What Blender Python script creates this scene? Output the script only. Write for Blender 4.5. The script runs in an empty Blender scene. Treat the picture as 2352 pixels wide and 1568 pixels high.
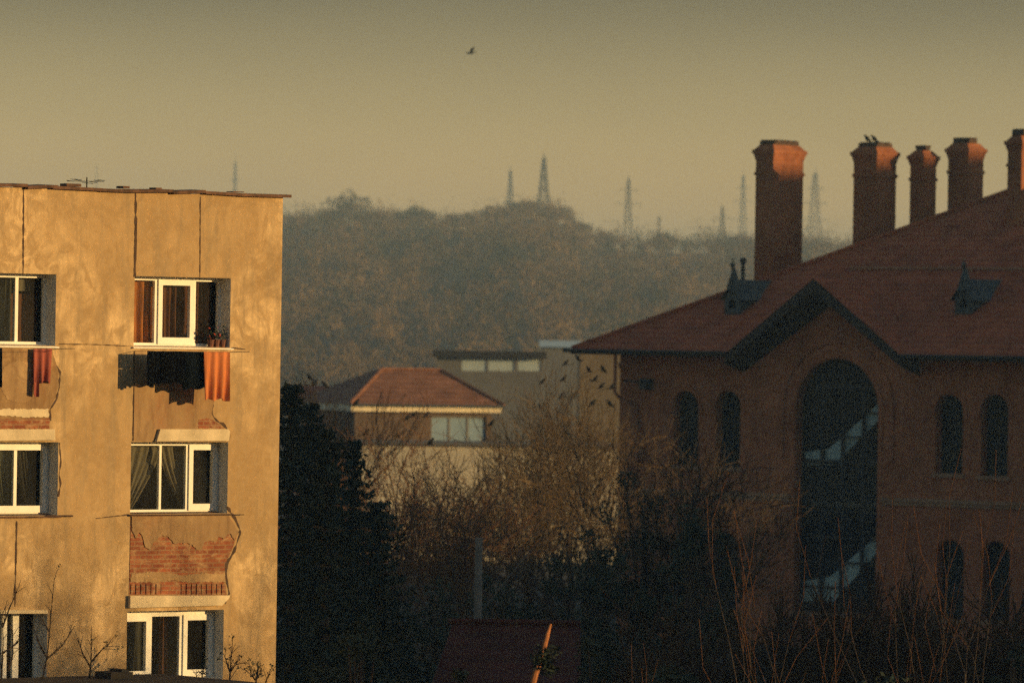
import bpy, math, random
import numpy as np
from mathutils import Vector, Matrix
from mathutils.geometry import tessellate_polygon
R = math.radians
random.seed(7)
SC = bpy.context.scene
COL = SC.collection

# ------------------------------------------------------------------ camera, sky, sun, exposure
HC = 12.0                      # camera height over the ground
ROLL = R(0.9)
F = 13440.0                    # focal length in units of a 2352 px wide frame
cd = bpy.data.cameras.new('camera'); cam = bpy.data.objects.new('camera', cd); COL.objects.link(cam)
cd.sensor_width = 36; cd.lens = 36 * F / 2352
cd.clip_start = 1; cd.clip_end = 20000
cam.matrix_world = Matrix.Translation((0, 0, HC)) @ Matrix.Rotation(R(90), 4, 'X') @ Matrix.Rotation(ROLL, 4, 'Z')
cd.dof.use_dof = True; cd.dof.focus_distance = 97; cd.dof.aperture_fstop = 2.6
SC.camera = cam

SUN_AZ, SUN_EL = R(106), R(7)   # clockwise from +Y
SD = Vector((math.sin(SUN_AZ) * math.cos(SUN_EL), math.cos(SUN_AZ) * math.cos(SUN_EL), math.sin(SUN_EL)))
ld = bpy.data.lights.new('sun', 'SUN'); sun = bpy.data.objects.new('sun', ld); COL.objects.link(sun)
ld.energy = 5.0; ld.angle = R(0.5); ld.color = (1.0, 0.64, 0.24)
sun.rotation_euler = (-SD).to_track_quat('-Z', 'Y').to_euler(); sun.location = SD * 300

W = bpy.data.worlds.new('World'); SC.world = W; W.use_nodes = True
nt = W.node_tree; nt.nodes.clear()
wo = nt.nodes.new('ShaderNodeOutputWorld'); bg = nt.nodes.new('ShaderNodeBackground')
sky = nt.nodes.new('ShaderNodeTexSky'); sky.sky_type = 'NISHITA'; sky.sun_disc = False
sky.sun_elevation = SUN_EL; sky.sun_rotation = SUN_AZ; sky.dust_density = 0.3; sky.air_density = 1.0; sky.ozone_density = 1.0
tc = nt.nodes.new('ShaderNodeTexCoord'); sp = nt.nodes.new('ShaderNodeSeparateXYZ')
cr = nt.nodes.new('ShaderNodeValToRGB')     # dusty layer low over the horizon, clearer and bluer air above it
mx = nt.nodes.new('ShaderNodeMix'); mx.data_type = 'RGBA'; mx.blend_type = 'MULTIPLY'; mx.inputs[0].default_value = 1
nt.links.new(tc.outputs['Generated'], sp.inputs[0]); nt.links.new(sp.outputs[2], cr.inputs[0])
E = cr.color_ramp.elements
E[0].position = 0.0; E[0].color = (1.25, 1.0, 0.78, 1)
E[1].position = 1.0; E[1].color = (1.15, 1.0, 0.85, 1)
for p, c in ((0.022, (1.42, 1.03, 0.80)), (0.037, (1.02, 0.765, 0.60)), (0.058, (0.44, 0.325, 0.265)), (0.09, (0.24, 0.25, 0.28)), (0.14, (0.30, 0.34, 0.37)), (0.3, (0.80, 0.82, 0.80))):
    e = E.new(p); e.color = (*c, 1)
nt.links.new(sky.outputs[0], mx.inputs[6]); nt.links.new(cr.outputs[0], mx.inputs[7])
mpw = nt.nodes.new('ShaderNodeMapping'); mpw.inputs['Scale'].default_value = (9, 9, 34); nt.links.new(tc.outputs['Generated'], mpw.inputs[0])
nzw = nt.nodes.new('ShaderNodeTexNoise'); nzw.inputs['Scale'].default_value = 1.0; nzw.inputs['Detail'].default_value = 5; nt.links.new(mpw.outputs[0], nzw.inputs['Vector'])
crw = nt.nodes.new('ShaderNodeValToRGB'); crw.color_ramp.elements[0].position = 0.3; crw.color_ramp.elements[0].color = (0.86, 0.86, 0.87, 1); crw.color_ramp.elements[1].position = 0.7
mxw = nt.nodes.new('ShaderNodeMix'); mxw.data_type = 'RGBA'; mxw.blend_type = 'MULTIPLY'; mxw.inputs[0].default_value = 1      # faint uneven veils in the haze
nt.links.new(nzw.outputs['Fac'], crw.inputs[0]); nt.links.new(mx.outputs[2], mxw.inputs[6]); nt.links.new(crw.outputs[0], mxw.inputs[7])
nt.links.new(mxw.outputs[2], bg.inputs[0]); bg.inputs[1].default_value = 0.12
nt.links.new(bg.outputs[0], wo.inputs[0])

SC.view_settings.view_transform = 'Standard'; SC.view_settings.look = 'None'
SC.view_settings.exposure = 0.22; SC.view_settings.gamma = 1
SC.cycles.use_adaptive_sampling = True; SC.cycles.adaptive_threshold = 0.06; SC.cycles.adaptive_min_samples = 32
SC.cycles.use_denoising = False      # the photograph is grainy
SC.cycles.sample_clamp_indirect = 0.3; SC.cycles.max_bounces = 6; SC.cycles.transparent_max_bounces = 12; SC.cycles.volume_bounces = 1

# ------------------------------------------------------------------ pixel rays
CR, SR = math.cos(ROLL), math.sin(ROLL)
def ray(px, py):
    a, b = px - 1176.0, 784.0 - py
    return Vector(((a * CR - b * SR) / F, 1.0, (a * SR + b * CR) / F))
def at(px, py, Y): return Vector((0, 0, HC)) + ray(px, py) * Y
class Frame:
    """A building's own axes: x along its front, y into the building, z up."""
    def __init__(s, px, py, Y, ang):
        p = at(px, py, Y); s.o = Vector((p.x, p.y, 0)); s.a = ang
        s.m = Matrix.Rotation(ang, 3, 'Z'); s.i = s.m.transposed()
    def on(s, px, py, y=0.0):
        o = s.i @ (Vector((0, 0, HC)) - s.o); d = s.i @ ray(px, py)
        t = (y - o.y) / d.y; p = o + d * t
        return p.x, p.z
    def local(s, p): return s.i @ (Vector(p) - s.o)

# ------------------------------------------------------------------ helpers
def tag(o, label=None, cat=None, group=None, kind=None):
    if label: o['label'] = label
    if cat: o['category'] = cat
    if group: o['group'] = group
    if kind: o['kind'] = kind
    return o
def empty(name, loc=(0, 0, 0), rz=0.0, label=None, cat=None, group=None):
    o = bpy.data.objects.new(name, None); COL.objects.link(o); o.location = loc; o.rotation_euler = (0, 0, rz)
    return tag(o, label, cat, group)
class MB:
    def __init__(s): s.v = []; s.f = []; s.mi = []; s.cur = 0
    def poly(s, pts):
        n = len(s.v); s.v += [tuple(p) for p in pts]; s.f.append(tuple(range(n, n + len(pts)))); s.mi.append(s.cur); return s
    def box(s, x0, x1, y0, y1, z0, z1):
        n = len(s.v)
        s.v += [(x, y, z) for z in (z0, z1) for (x, y) in ((x0, y0), (x1, y0), (x1, y1), (x0, y1))]
        for f in ((0, 3, 2, 1), (4, 5, 6, 7), (0, 1, 5, 4), (1, 2, 6, 5), (2, 3, 7, 6), (3, 0, 4, 7)):
            s.f.append(tuple(n + i for i in f)); s.mi.append(s.cur)
        return s
    def frustum(s, x0, x1, y0, y1, z0, z1, ex, ey=None):
        ey = ex if ey is None else ey
        n = len(s.v)
        s.v += [(x0, y0, z0), (x1, y0, z0), (x1, y1, z0), (x0, y1, z0), (x0 - ex, y0 - ey, z1), (x1 + ex, y0 - ey, z1), (x1 + ex, y1 + ey, z1), (x0 - ex, y1 + ey, z1)]
        for f in ((0, 3, 2, 1), (4, 5, 6, 7), (0, 1, 5, 4), (1, 2, 6, 5), (2, 3, 7, 6), (3, 0, 4, 7)):
            s.f.append(tuple(n + i for i in f)); s.mi.append(s.cur)
        return s
    def tube(s, pts, rads, n=5, cap=True):
        pts = [Vector(p) for p in pts]
        if not hasattr(rads, '__len__'): rads = [rads] * len(pts)
        b0 = len(s.v)
        for i, p in enumerate(pts):
            d = (pts[min(i + 1, len(pts) - 1)] - pts[max(i - 1, 0)])
            d = d.normalized() if d.length > 1e-9 else Vector((0, 0, 1))
            a = d.orthogonal() if i == 0 else (a - d * a.dot(d))
            a.normalize(); b = d.cross(a)
            for k in range(n):
                t = 2 * math.pi * k / n
                s.v.append(tuple(p + (a * math.cos(t) + b * math.sin(t)) * rads[i]))
        for i in range(len(pts) - 1):
            for k in range(n):
                q = b0 + i * n; s.f.append((q + k, q + (k + 1) % n, q + n + (k + 1) % n, q + n + k)); s.mi.append(s.cur)
        if cap:
            s.f.append(tuple(b0 + k for k in reversed(range(n)))); s.mi.append(s.cur)
            q = b0 + (len(pts) - 1) * n; s.f.append(tuple(q + k for k in range(n))); s.mi.append(s.cur)
        return s
    def plate(s, pts, y0, y1):
        """An outline in x,z with a front at y0 and a back at y1 (y1 behind)."""
        tris = tessellate_polygon([[Vector((x, z, 0)) for x, z in pts]])
        n = len(s.v); k = len(pts)
        s.v += [(x, y0, z) for x, z in pts] + [(x, y1, z) for x, z in pts]
        for t in tris:
            s.f.append(tuple(n + i for i in t)); s.mi.append(s.cur)
            s.f.append(tuple(n + k + i for i in reversed(t))); s.mi.append(s.cur)
        for i in range(k):
            j = (i + 1) % k; s.f.append((n + i, n + j, n + k + j, n + k + i)); s.mi.append(s.cur)
        return s
    def holed(s, outer, holes, y0, y1, rev=0):
        """A wall front at y0 with holes whose reveals run back to y1."""
        loops = [outer] + holes; flat = [p for l in loops for p in l]
        tris = tessellate_polygon([[Vector((x, z, 0)) for x, z in l] for l in loops])
        n = len(s.v); s.v += [(x, y0, z) for x, z in flat]
        for t in tris: s.f.append(tuple(n + i for i in t)); s.mi.append(s.cur)
        s.cur = rev
        for h in holes:
            for i in range(len(h)):
                (xa, za), (xb, zb) = h[i], h[(i + 1) % len(h)]
                s.poly([(xa, y0, za), (xb, y0, zb), (xb, y1, zb), (xa, y1, za)])
        s.cur = 0
        return s
    def sphere(s, c, r, seg=8, rings=5, sc=(1, 1, 1), rot=None):
        pts = []
        for i in range(rings + 1):
            th = math.pi * i / rings
            for k in range(seg):
                ph = 2 * math.pi * k / seg
                v = Vector((math.sin(th) * math.cos(ph) * sc[0], math.sin(th) * math.sin(ph) * sc[1], math.cos(th) * sc[2])) * r
                if rot is not None: v = rot @ v
                pts.append(tuple(Vector(c) + v))
        n = len(s.v); s.v += pts
        for i in range(rings):
            for k in range(seg):
                s.f.append((n + i * seg + k, n + i * seg + (k + 1) % seg, n + (i + 1) * seg + (k + 1) % seg, n + (i + 1) * seg + k)); s.mi.append(s.cur)
        return s
    def build(s, name, mats, parent=None, smooth=False, label=None):
        me = bpy.data.meshes.new(name); me.from_pydata(s.v, [], s.f)
        if not isinstance(mats, (list, tuple)): mats = [mats]
        for m in mats: me.materials.append(m)
        if len(mats) > 1: me.polygons.foreach_set('material_index', s.mi)
        if smooth: me.polygons.foreach_set('use_smooth', [True] * len(me.polygons))
        me.update()
        o = bpy.data.objects.new(name, me); COL.objects.link(o)
        if parent is not None: o.parent = parent
        if label: o['label'] = label
        return o
def copy_tree(o, parent=None):
    c = o.copy(); COL.objects.link(c)
    if parent is not None: c.parent = parent
    for ch in list(o.children): copy_tree(ch, c)
    return c

# ------------------------------------------------------------------ materials
def newmat(name):
    m = bpy.data.materials.new(name); m.use_nodes = True
    t = m.node_tree; b = t.nodes['Principled BSDF']; return m, t, b
def coords(t, scale=(1, 1, 1), fold=False, world=False):
    tcn = t.nodes.new('ShaderNodeTexCoord')
    out = tcn.outputs['Object']
    if world:
        g = t.nodes.new('ShaderNodeNewGeometry'); out = g.outputs['Position']
    if fold:                     # x+y, z : for upright faces whichever way they look
        s = t.nodes.new('ShaderNodeSeparateXYZ'); t.links.new(out, s.inputs[0])
        a = t.nodes.new('ShaderNodeMath'); t.links.new(s.outputs[0], a.inputs[0]); t.links.new(s.outputs[1], a.inputs[1])
        c = t.nodes.new('ShaderNodeCombineXYZ'); t.links.new(a.outputs[0], c.inputs[0]); t.links.new(s.outputs[2], c.inputs[1]); out = c.outputs[0]
    mp = t.nodes.new('ShaderNodeMapping'); mp.inputs['Scale'].default_value = scale
    t.links.new(out, mp.inputs[0]); return mp.outputs[0]
def noise(t, vec, sc, det=6, rough=0.6, dist=0.0):
    n = t.nodes.new('ShaderNodeTexNoise'); n.inputs['Scale'].default_value = sc; n.inputs['Detail'].default_value = det
    n.inputs['Roughness'].default_value = rough; n.inputs['Distortion'].default_value = dist
    t.links.new(vec, n.inputs['Vector']); return n.outputs['Fac']
def ramp(t, fac, stops):
    r = t.nodes.new('ShaderNodeValToRGB'); el = r.color_ramp.elements
    el[0].position, el[0].color = stops[0][0], (*stops[0][1], 1); el[1].position, el[1].color = stops[-1][0], (*stops[-1][1], 1)
    for p, c in stops[1:-1]: e = el.new(p); e.color = (*c, 1)
    t.links.new(fac, r.inputs[0]); return r.outputs[0]
def mix(t, fac, a, b, mode='MIX'):
    m = t.nodes.new('ShaderNodeMix'); m.data_type = 'RGBA'; m.blend_type = mode
    for i, v in ((0, fac), (6, a), (7, b)):
        if hasattr(v, 'links'): t.links.new(v, m.inputs[i])
        elif i == 0: m.inputs[0].default_value = v
        else: m.inputs[i].default_value = (*v, 1)
    return m.outputs[2]
def bump(t, b, h, strength=0.3, dist=0.02):
    n = t.nodes.new('ShaderNodeBump'); n.inputs['Strength'].default_value = strength; n.inputs['Distance'].default_value = dist
    t.links.new(h, n.inputs['Height']); t.links.new(n.outputs[0], b.inputs['Normal'])
def g3(v): return (v, v, v)
def simple(name, c, rough=0.7, var=0.35, sc=3.0, metal=0.0, spec=0.3, stretch=(1, 1, 1), bmp=0.0, world=False):
    m, t, b = newmat(name); v = coords(t, stretch, world=world)
    f = noise(t, v, sc)
    col = ramp(t, f, [(0.3, tuple(x * (1 - var) for x in c)), (0.7, tuple(min(1, x * (1 + var)) for x in c))])
    t.links.new(col, b.inputs['Base Color']); b.inputs['Roughness'].default_value = rough; b.inputs['Metallic'].default_value = metal
    b.inputs['Specular IOR Level'].default_value = spec
    if bmp: bump(t, b, noise(t, v, sc * 6), bmp)
    return m
def weathered(name, base, dirt, grime, rust=None):
    """Old rough render: cloudy tone, rain streaks, fine grit."""
    m, t, b = newmat(name)
    v = coords(t)
    cloud = noise(t, v, 0.9, 8, 0.65, 0.6)
    c = ramp(t, cloud, [(0.36, tuple(x * .85 for x in dirt)), (0.46, tuple((a + d) / 2 for a, d in zip(base, dirt))), (0.54, base), (0.70, tuple(min(1, x * 1.18) for x in base))])
    big = noise(t, v, 0.28, 4, 0.55, 0.8)
    c = mix(t, ramp(t, big, [(0.44, g3(0.8)), (0.56, g3(0))]), c, dirt)
    patch = noise(t, coords(t, (1.0, 1.0, 0.8)), 2.4, 7, 0.72, 1.1)
    c = mix(t, ramp(t, patch, [(0.42, g3(0.85)), (0.51, g3(0.30)), (0.60, g3(0))]), c, tuple(x * .9 for x in dirt))
    streak = noise(t, coords(t, (2.6, 2.6, 0.35)), 1.6, 6, 0.7, 0.3)
    c = mix(t, ramp(t, streak, [(0.48, g3(0)), (0.66, g3(0.85))]), c, grime)
    if rust: c = mix(t, ramp(t, noise(t, coords(t, (1.2, 1.2, 0.6)), 1.1, 5, 0.6, 0.4), [(0.52, g3(0)), (0.7, g3(0.55))]), c, rust)
    spots = noise(t, v, 9, 4, 0.7)
    c = mix(t, ramp(t, spots, [(0.36, g3(0.6)), (0.53, g3(0))]), c, tuple(x * 0.62 for x in base))
    t.links.new(c, b.inputs['Base Color']); b.inputs['Roughness'].default_value = 0.95; b.inputs['Specular IOR Level'].default_value = 0.1
    bump(t, b, noise(t, v, 55, 5, 0.7), 0.5, 0.012)
    return m
def brickmat(name, c1, c2, mortar, scale=1.0, bw=0.25, bh=0.075, dirt=0.5, dust=None):
    m, t, b = newmat(name); v = coords(t, fold=True)
    br = t.nodes.new('ShaderNodeTexBrick'); t.links.new(v, br.inputs['Vector'])
    for k, c in (('Color1', c1), ('Color2', c2), ('Mortar', mortar)): br.inputs[k].default_value = (*c, 1)
    br.inputs['Scale'].default_value = scale; br.inputs['Brick Width'].default_value = bw; br.inputs['Row Height'].default_value = bh
    br.inputs['Mortar Size'].default_value = bh * 0.13; br.inputs['Bias'].default_value = -0.1
    n = noise(t, coords(t, (1, 1, 0.7)), 0.7, 7, 0.65, 0.4)
    c = mix(t, 1.0, br.outputs[0], ramp(t, n, [(0.3, g3(1 - dirt)), (0.7, g3(1.15))]), 'MULTIPLY')
    c = mix(t, ramp(t, noise(t, coords(t), 3.2, 6, 0.7, 0.5), [(0.35, g3(0.45)), (0.6, g3(0))]), c, tuple(x * 0.5 for x in c2))
    if dust: c = mix(t, ramp(t, noise(t, coords(t, (1, 1, 1.6)), 4.5, 7, 0.75, 0.6), [(0.48, g3(0)), (0.64, g3(0.75))]), c, dust)
    t.links.new(c, b.inputs['Base Color']); b.inputs['Roughness'].default_value = 0.9; b.inputs['Specular IOR Level'].default_value = 0.15
    bump(t, b, br.outputs[1], -0.4, 0.01); return m
def tilemat(name, c, rows=0.33, var=0.4):
    m, t, b = newmat(name)
    w = t.nodes.new('ShaderNodeTexWave'); w.bands_direction = 'Z'; w.inputs['Scale'].default_value = 1 / rows / 2; w.inputs['Distortion'].default_value = 0.4
    t.links.new(coords(t), w.inputs['Vector'])
    n = noise(t, coords(t, (1, 1, 1)), 1.2, 8, 0.7)
    col = ramp(t, n, [(0.3, tuple(x * (1 - var) for x in c)), (0.7, tuple(x * (1 + var) for x in c))])
    col = mix(t, 0.24, col, w.outputs[0], 'MULTIPLY')
    t.links.new(col, b.inputs['Base Color']); b.inputs['Roughness'].default_value = 0.85; b.inputs['Specular IOR Level'].default_value = 0.2
    bump(t, b, w.outputs[0], 0.25, 0.03); return m
def glassmat(name, tint=(0.85, 0.9, 0.9), film=0.03):
    m = bpy.data.materials.new(name); m.use_nodes = True; t = m.node_tree; t.nodes.clear()
    o = t.nodes.new('ShaderNodeOutputMaterial'); x = t.nodes.new('ShaderNodeMixShader')
    tr = t.nodes.new('ShaderNodeBsdfTransparent'); tr.inputs[0].default_value = (*tint, 1)
    df = t.nodes.new('ShaderNodeBsdfDiffuse'); df.inputs[0].default_value = (0.42, 0.42, 0.40, 1)   # dust film on old panes
    t.links.new(ramp(t, noise(t, coords(t, (1, 1, .5)), 2.5, 5), [(0.3, g3(film * .5)), (0.7, g3(film * 1.6))]), x.inputs[0])
    t.links.new(tr.outputs[0], x.inputs[1]); t.links.new(df.outputs[0], x.inputs[2])
    t.links.new(x.outputs[0], o.inputs[0]); return m
def clothmat(name, c, trans=0.35, var=0.3):
    m, t, b = newmat(name); f = noise(t, coords(t, (3, 3, 0.6)), 3.0)
    col = ramp(t, f, [(0.3, tuple(x * (1 - var) for x in c)), (0.7, tuple(min(1, x * (1 + var)) for x in c))])
    t.links.new(col, b.inputs['Base Color']); b.inputs['Roughness'].default_value = 1.0; b.inputs['Specular IOR Level'].default_value = 0.0
    if trans:
        tl = t.nodes.new('ShaderNodeBsdfTranslucent'); t.links.new(col, tl.inputs[0])
        ms = t.nodes.new('ShaderNodeMixShader'); ms.inputs[0].default_value = trans
        t.links.new(b.outputs[0], ms.inputs[1]); t.links.new(tl.outputs[0], ms.inputs[2])
        t.links.new(ms.outputs[0], t.nodes['Material Output'].inputs[0])
    return m

M = dict(
    wall=weathered('old_render', (0.70, 0.50, 0.275), (0.40, 0.265, 0.13), (0.30, 0.22, 0.13)),
    spandrel=weathered('worn_render', (0.50, 0.345, 0.185), (0.33, 0.21, 0.11), (0.20, 0.125, 0.07), (0.27, 0.10, 0.045)),
    stained=weathered('rust_stained_render', (0.42, 0.28, 0.145), (0.27, 0.165, 0.08), (0.17, 0.10, 0.055), (0.24, 0.085, 0.04)),
    lintel=simple('lintel_concrete', (0.62, 0.51, 0.34), 0.9, 0.25, 2.5, bmp=0.3),
    flash=simple('rusty_flashing', (0.11, 0.055, 0.033), 0.8, 0.6, 5.0, bmp=0.3),
    seal=simple('bitumen_seal', (0.075, 0.045, 0.03), 0.9, 0.4, 6),
    frame=simple('white_window_paint', (0.80, 0.77, 0.70), 0.45, 0.08, 4),
    glass=glassmat('window_glass'),
    oldglass=glassmat('hall_glass', (0.92, 0.97, 0.97), 0.03),
    reveal=simple('reveal_paint', (0.62, 0.60, 0.56), 0.8, 0.15, 3),
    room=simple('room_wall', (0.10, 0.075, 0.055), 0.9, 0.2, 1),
    bare_brick=brickmat('bare_brick', (0.40, 0.13, 0.06), (0.25, 0.075, 0.04), (0.36, 0.22, 0.12), dirt=0.55, dust=(0.44, 0.29, 0.155)),
    brick=brickmat('hall_brick', (0.54, 0.19, 0.082), (0.37, 0.118, 0.054), (0.42, 0.22, 0.125), dirt=0.4),
    chim=brickmat('chimney_brick', (0.46, 0.15, 0.06), (0.32, 0.095, 0.045), (0.33, 0.18, 0.10), dirt=0.5),
    stone=simple('stone_trim', (0.34, 0.20, 0.12), 0.9, 0.25, 2, bmp=0.3),
    tile=tilemat('red_tiles', (0.38, 0.105, 0.046)),
    tile2=tilemat('orange_tiles', (0.25, 0.118, 0.07), 0.4),
    tile3=tilemat('brown_tiles', (0.085, 0.027, 0.021), 0.35),
    wood=simple('dark_eaves_timber', (0.035, 0.028, 0.024), 0.8, 0.3, 3),
    zinc=simple('dull_zinc', (0.055, 0.075, 0.08), 0.6, 0.3, 3, metal=0.2),
    iron=simple('dark_iron', (0.022, 0.026, 0.027), 0.6, 0.3, 4),
    soot=simple('sooty_clay', (0.07, 0.045, 0.035), 0.9, 0.4, 5),
    steel=simple('pylon_steel', (0.10, 0.10, 0.095), 0.7, 0.2, 1),
    bark=simple('grey_bark', (0.085, 0.062, 0.045), 0.95, 0.35, 4, bmp=0.3),
    twig=simple('tan_twigs', (0.145, 0.098, 0.052), 0.95, 0.35, 1.2),
    redtwig=simple('russet_twigs', (0.17, 0.085, 0.042), 0.95, 0.35, 1.2),
    darktwig=simple('dark_twigs', (0.05, 0.035, 0.025), 0.95, 0.3, 2),
    orangetwig=simple('willow_twigs', (0.15, 0.066, 0.029), 0.95, 0.3, 2),
    needle=simple('dark_needles', (0.022, 0.036, 0.026), 0.9, 0.5, 1.3),
    leaf=simple('evergreen_leaves', (0.034, 0.05, 0.032), 0.85, 0.5, 0.9),
    wood_a=simple('far_bare_crowns', (0.17, 0.115, 0.062), 0.95, 0.4, 0.05, world=True),
    wood_b=simple('far_dark_crowns', (0.065, 0.065, 0.045), 0.95, 0.4, 0.05, world=True),
    wood_c=simple('far_tan_crowns', (0.24, 0.165, 0.09), 0.95, 0.3, 0.05, world=True),
    cream=simple('cream_plaster', (0.70, 0.62, 0.45), 0.9, 0.2, 0.8),
    brownwall=simple('brown_plaster', (0.12, 0.085, 0.06), 0.9, 0.25, 0.8),
    tanwall=simple('tan_plaster', (0.20, 0.155, 0.092), 0.9, 0.2, 0.4),
    greywall=simple('grey_plaster', (0.17, 0.165, 0.15), 0.9, 0.2, 0.5),
    pale=simple('pale_roof_sky_panes', (0.50, 0.60, 0.60), 0.5, 0.1, 1),  # sky reflection painted into window colour; also the pale shed roof
    stair=simple('white_stair', (0.46, 0.50, 0.48), 0.8, 0.1, 1),
    blueglass=simple('pale_glazing', (0.22, 0.31, 0.40), 0.15, 0.15, 1, spec=0.8),
    feather=simple('black_feathers', (0.012, 0.013, 0.016), 0.6, 0.3, 8),
    concrete=simple('pole_concrete', (0.22, 0.20, 0.17), 0.9, 0.2, 2),
    black_cloth=clothmat('black_cloth', (0.003, 0.0035, 0.005), 0.0),
    navy_cloth=clothmat('navy_cloth', (0.004, 0.006, 0.009), 0.0),
    orange_cloth=clothmat('orange_cloth', (0.62, 0.22, 0.085), 0.2),
    red_cloth=clothmat('maroon_cloth', (0.34, 0.10, 0.075), 0.2, 0.5),
    orange_curtain=clothmat('orange_curtain', (0.50, 0.17, 0.05), 0.3, 0.5),
    brown_curtain=clothmat('brown_curtain', (0.15, 0.065, 0.035), 0.2, 0.3),
    net_curtain=clothmat('net_curtain', (0.24, 0.20, 0.14), 0.4, 0.3),
    grey_curtain=clothmat('grey_curtain', (0.10, 0.09, 0.07), 0.3, 0.3),
    pot=simple('clay_pot', (0.15, 0.06, 0.04), 0.8, 0.3, 5),
    petal=simple('red_petals', (0.45, 0.07, 0.04), 0.7, 0.3, 8),
    sun_orange=simple('sun_tinted_bark', (0.42, 0.17, 0.07), 0.9, 0.3, 4, bmp=0.3),  # bark with orange sunlight put into its colour
    ground=simple('winter_ground', (0.045, 0.038, 0.026), 0.95, 0.4, 0.08, world=True),
    tar=simple('tar_roof', (0.025, 0.022, 0.02), 0.9, 0.4, 3),
)

# ------------------------------------------------------------------ ground and hill
RIDGE = [(-3000, 560), (-600, 540), (300, 535), (650, 528), (740, 520), (800, 515), (860, 520), (1000, 525), (1080, 530), (1120, 520), (1160, 508), (1205, 500), (1260, 505), (1310, 525), (1350, 562), (1400, 575), (1500, 580), (1600, 582), (1700, 584), (1900, 588), (2400, 600), (5000, 640)]
def ridge_y(px):
    for (a, ya), (b, yb) in zip(RIDGE, RIDGE[1:]):
        if px <= b: return ya + (yb - ya) * (px - a) / (b - a)
    return RIDGE[-1][1]
YF, YR = 620.0, 1500.0
def terrain(x, y):
    if y <= YF: return 0.0
    px = 1176 + F * x / max(y, YF)
    # roll of the camera moves the skyline of the picture against the level
    zr = HC + ((784 - ridge_y(px)) + (px - 1176) * SR) / F * YR
    t = min(1, (y - YF) / (YR - YF)); s = t * t * (3 - 2 * t) * 0.55 + t * 0.45
    z = zr * s
    z += 1.6 * math.sin(x * 0.021 + y * 0.008) * t * (1 - t) * 4 * 0.6
    if y > YR: z -= (y - YR) * 0.002
    return z
ys = list(np.linspace(-200, 600, 9)) + list(np.linspace(620, 1540, 47)) + [1600, 1700, 1850, 2000, 2300, 2700, 3200, 3800, 4400]
us = np.concatenate([np.linspace(-1, -0.3, 15)[:-1], np.linspace(-0.3, 0.3, 121), np.linspace(0.3, 1, 15)[1:]])
g = MB()
for y in ys:
    for u in us:
        x = u * 3000 if abs(u) > 0.3 else u * 3000 * (0.35 + 0.65 * (abs(u) / 0.3) ** 2)
        g.v.append((x, y, terrain(x, y)))
nu = len(us)
for j in range(len(ys) - 1):
    for i in range(nu - 1):
        g.f.append((j * nu + i, j * nu + i + 1, (j + 1) * nu + i + 1, (j + 1) * nu + i))
gr = g.build('ground', M['ground'], smooth=True); tag(gr, kind='structure')

# ------------------------------------------------------------------ apartment building (left)
AP = Frame(650, 450, 100.0, R(39))
ap = empty('apartment_building', AP.o, AP.a, 'sunlit ochre apartment building with peeling plaster and white windows', 'apartment building')
REC = 0.28
def A(px, py, y=0.0): return AP.on(px, py, y)
ztop = A(650, 452)[1]; xl = -13.0
XR = 0.0
def opening(pl, pr, pt, pb, left=None):
    cy = (pt + pb) / 2
    x1 = A(pr, cy)[0]; x0 = left if left is not None else A(pl, cy)[0]
    z1 = A(pr, pt)[1]; z0 = A(pr, pb)[1]
    return x0, x1, z0, z1
o11 = opening(308, 529, 639, 798); o12 = opening(300, 523, 1015, 1178); o13 = opening(291, 513, 1399, 1558)
wid = o11[1] - o11[0]
def leftop(pr, pt, pb):
    x1 = A(pr, (pt + pb) / 2)[0]; return (x1 - wid, x1, A(pr, pb)[1], A(pr, pt)[1])
o21 = leftop(128, 630, 794); o22 = leftop(133, 1015, 1183); o23 = leftop(108, 1402, 1566)
ops = [o11, o12, o13, o21, o22, o23]
rc = lambda o: [(o[0], o[2]), (o[1], o[2]), (o[1], o[3]), (o[0], o[3])]
w = MB()
# spandrel fields between stacked openings are holes too: the infill panels sit in them
sp_fields = [(o12[0], min(o11[1], o12[1]) + 0.0, o12[3], o11[2]), (o13[0], o12[1], o13[3], o12[2]), (o22[0], o21[1] - 0.04, o22[3], o21[2])]
w.holed([(xl, 0), (XR, 0), (XR, ztop), (xl, ztop)], [rc(o) for o in ops], 0, REC + 0.08, 1)
w.poly([(XR, 0, 0), (XR, 10, 0), (XR, 10, ztop), (XR, 0, ztop)]); w.poly([(xl, 10, 0), (xl, 0, 0), (xl, 0, ztop), (xl, 10, ztop)])
w.poly([(XR, 10, 0), (xl, 10, 0), (xl, 10, ztop), (XR, 10, ztop)])
w.build('wall', [M['wall'], M['reveal']], ap)
MB().box(xl, XR - .02, 0.02, 9.98, ztop - 0.16, ztop - 0.004).build('roof', M['tar'], ap)
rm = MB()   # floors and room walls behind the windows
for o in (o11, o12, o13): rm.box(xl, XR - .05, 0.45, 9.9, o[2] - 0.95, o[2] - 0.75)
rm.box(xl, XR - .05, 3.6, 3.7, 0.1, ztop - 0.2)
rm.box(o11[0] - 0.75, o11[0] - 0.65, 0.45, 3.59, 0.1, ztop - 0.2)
rm.build('interior', M['room'], ap)
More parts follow.
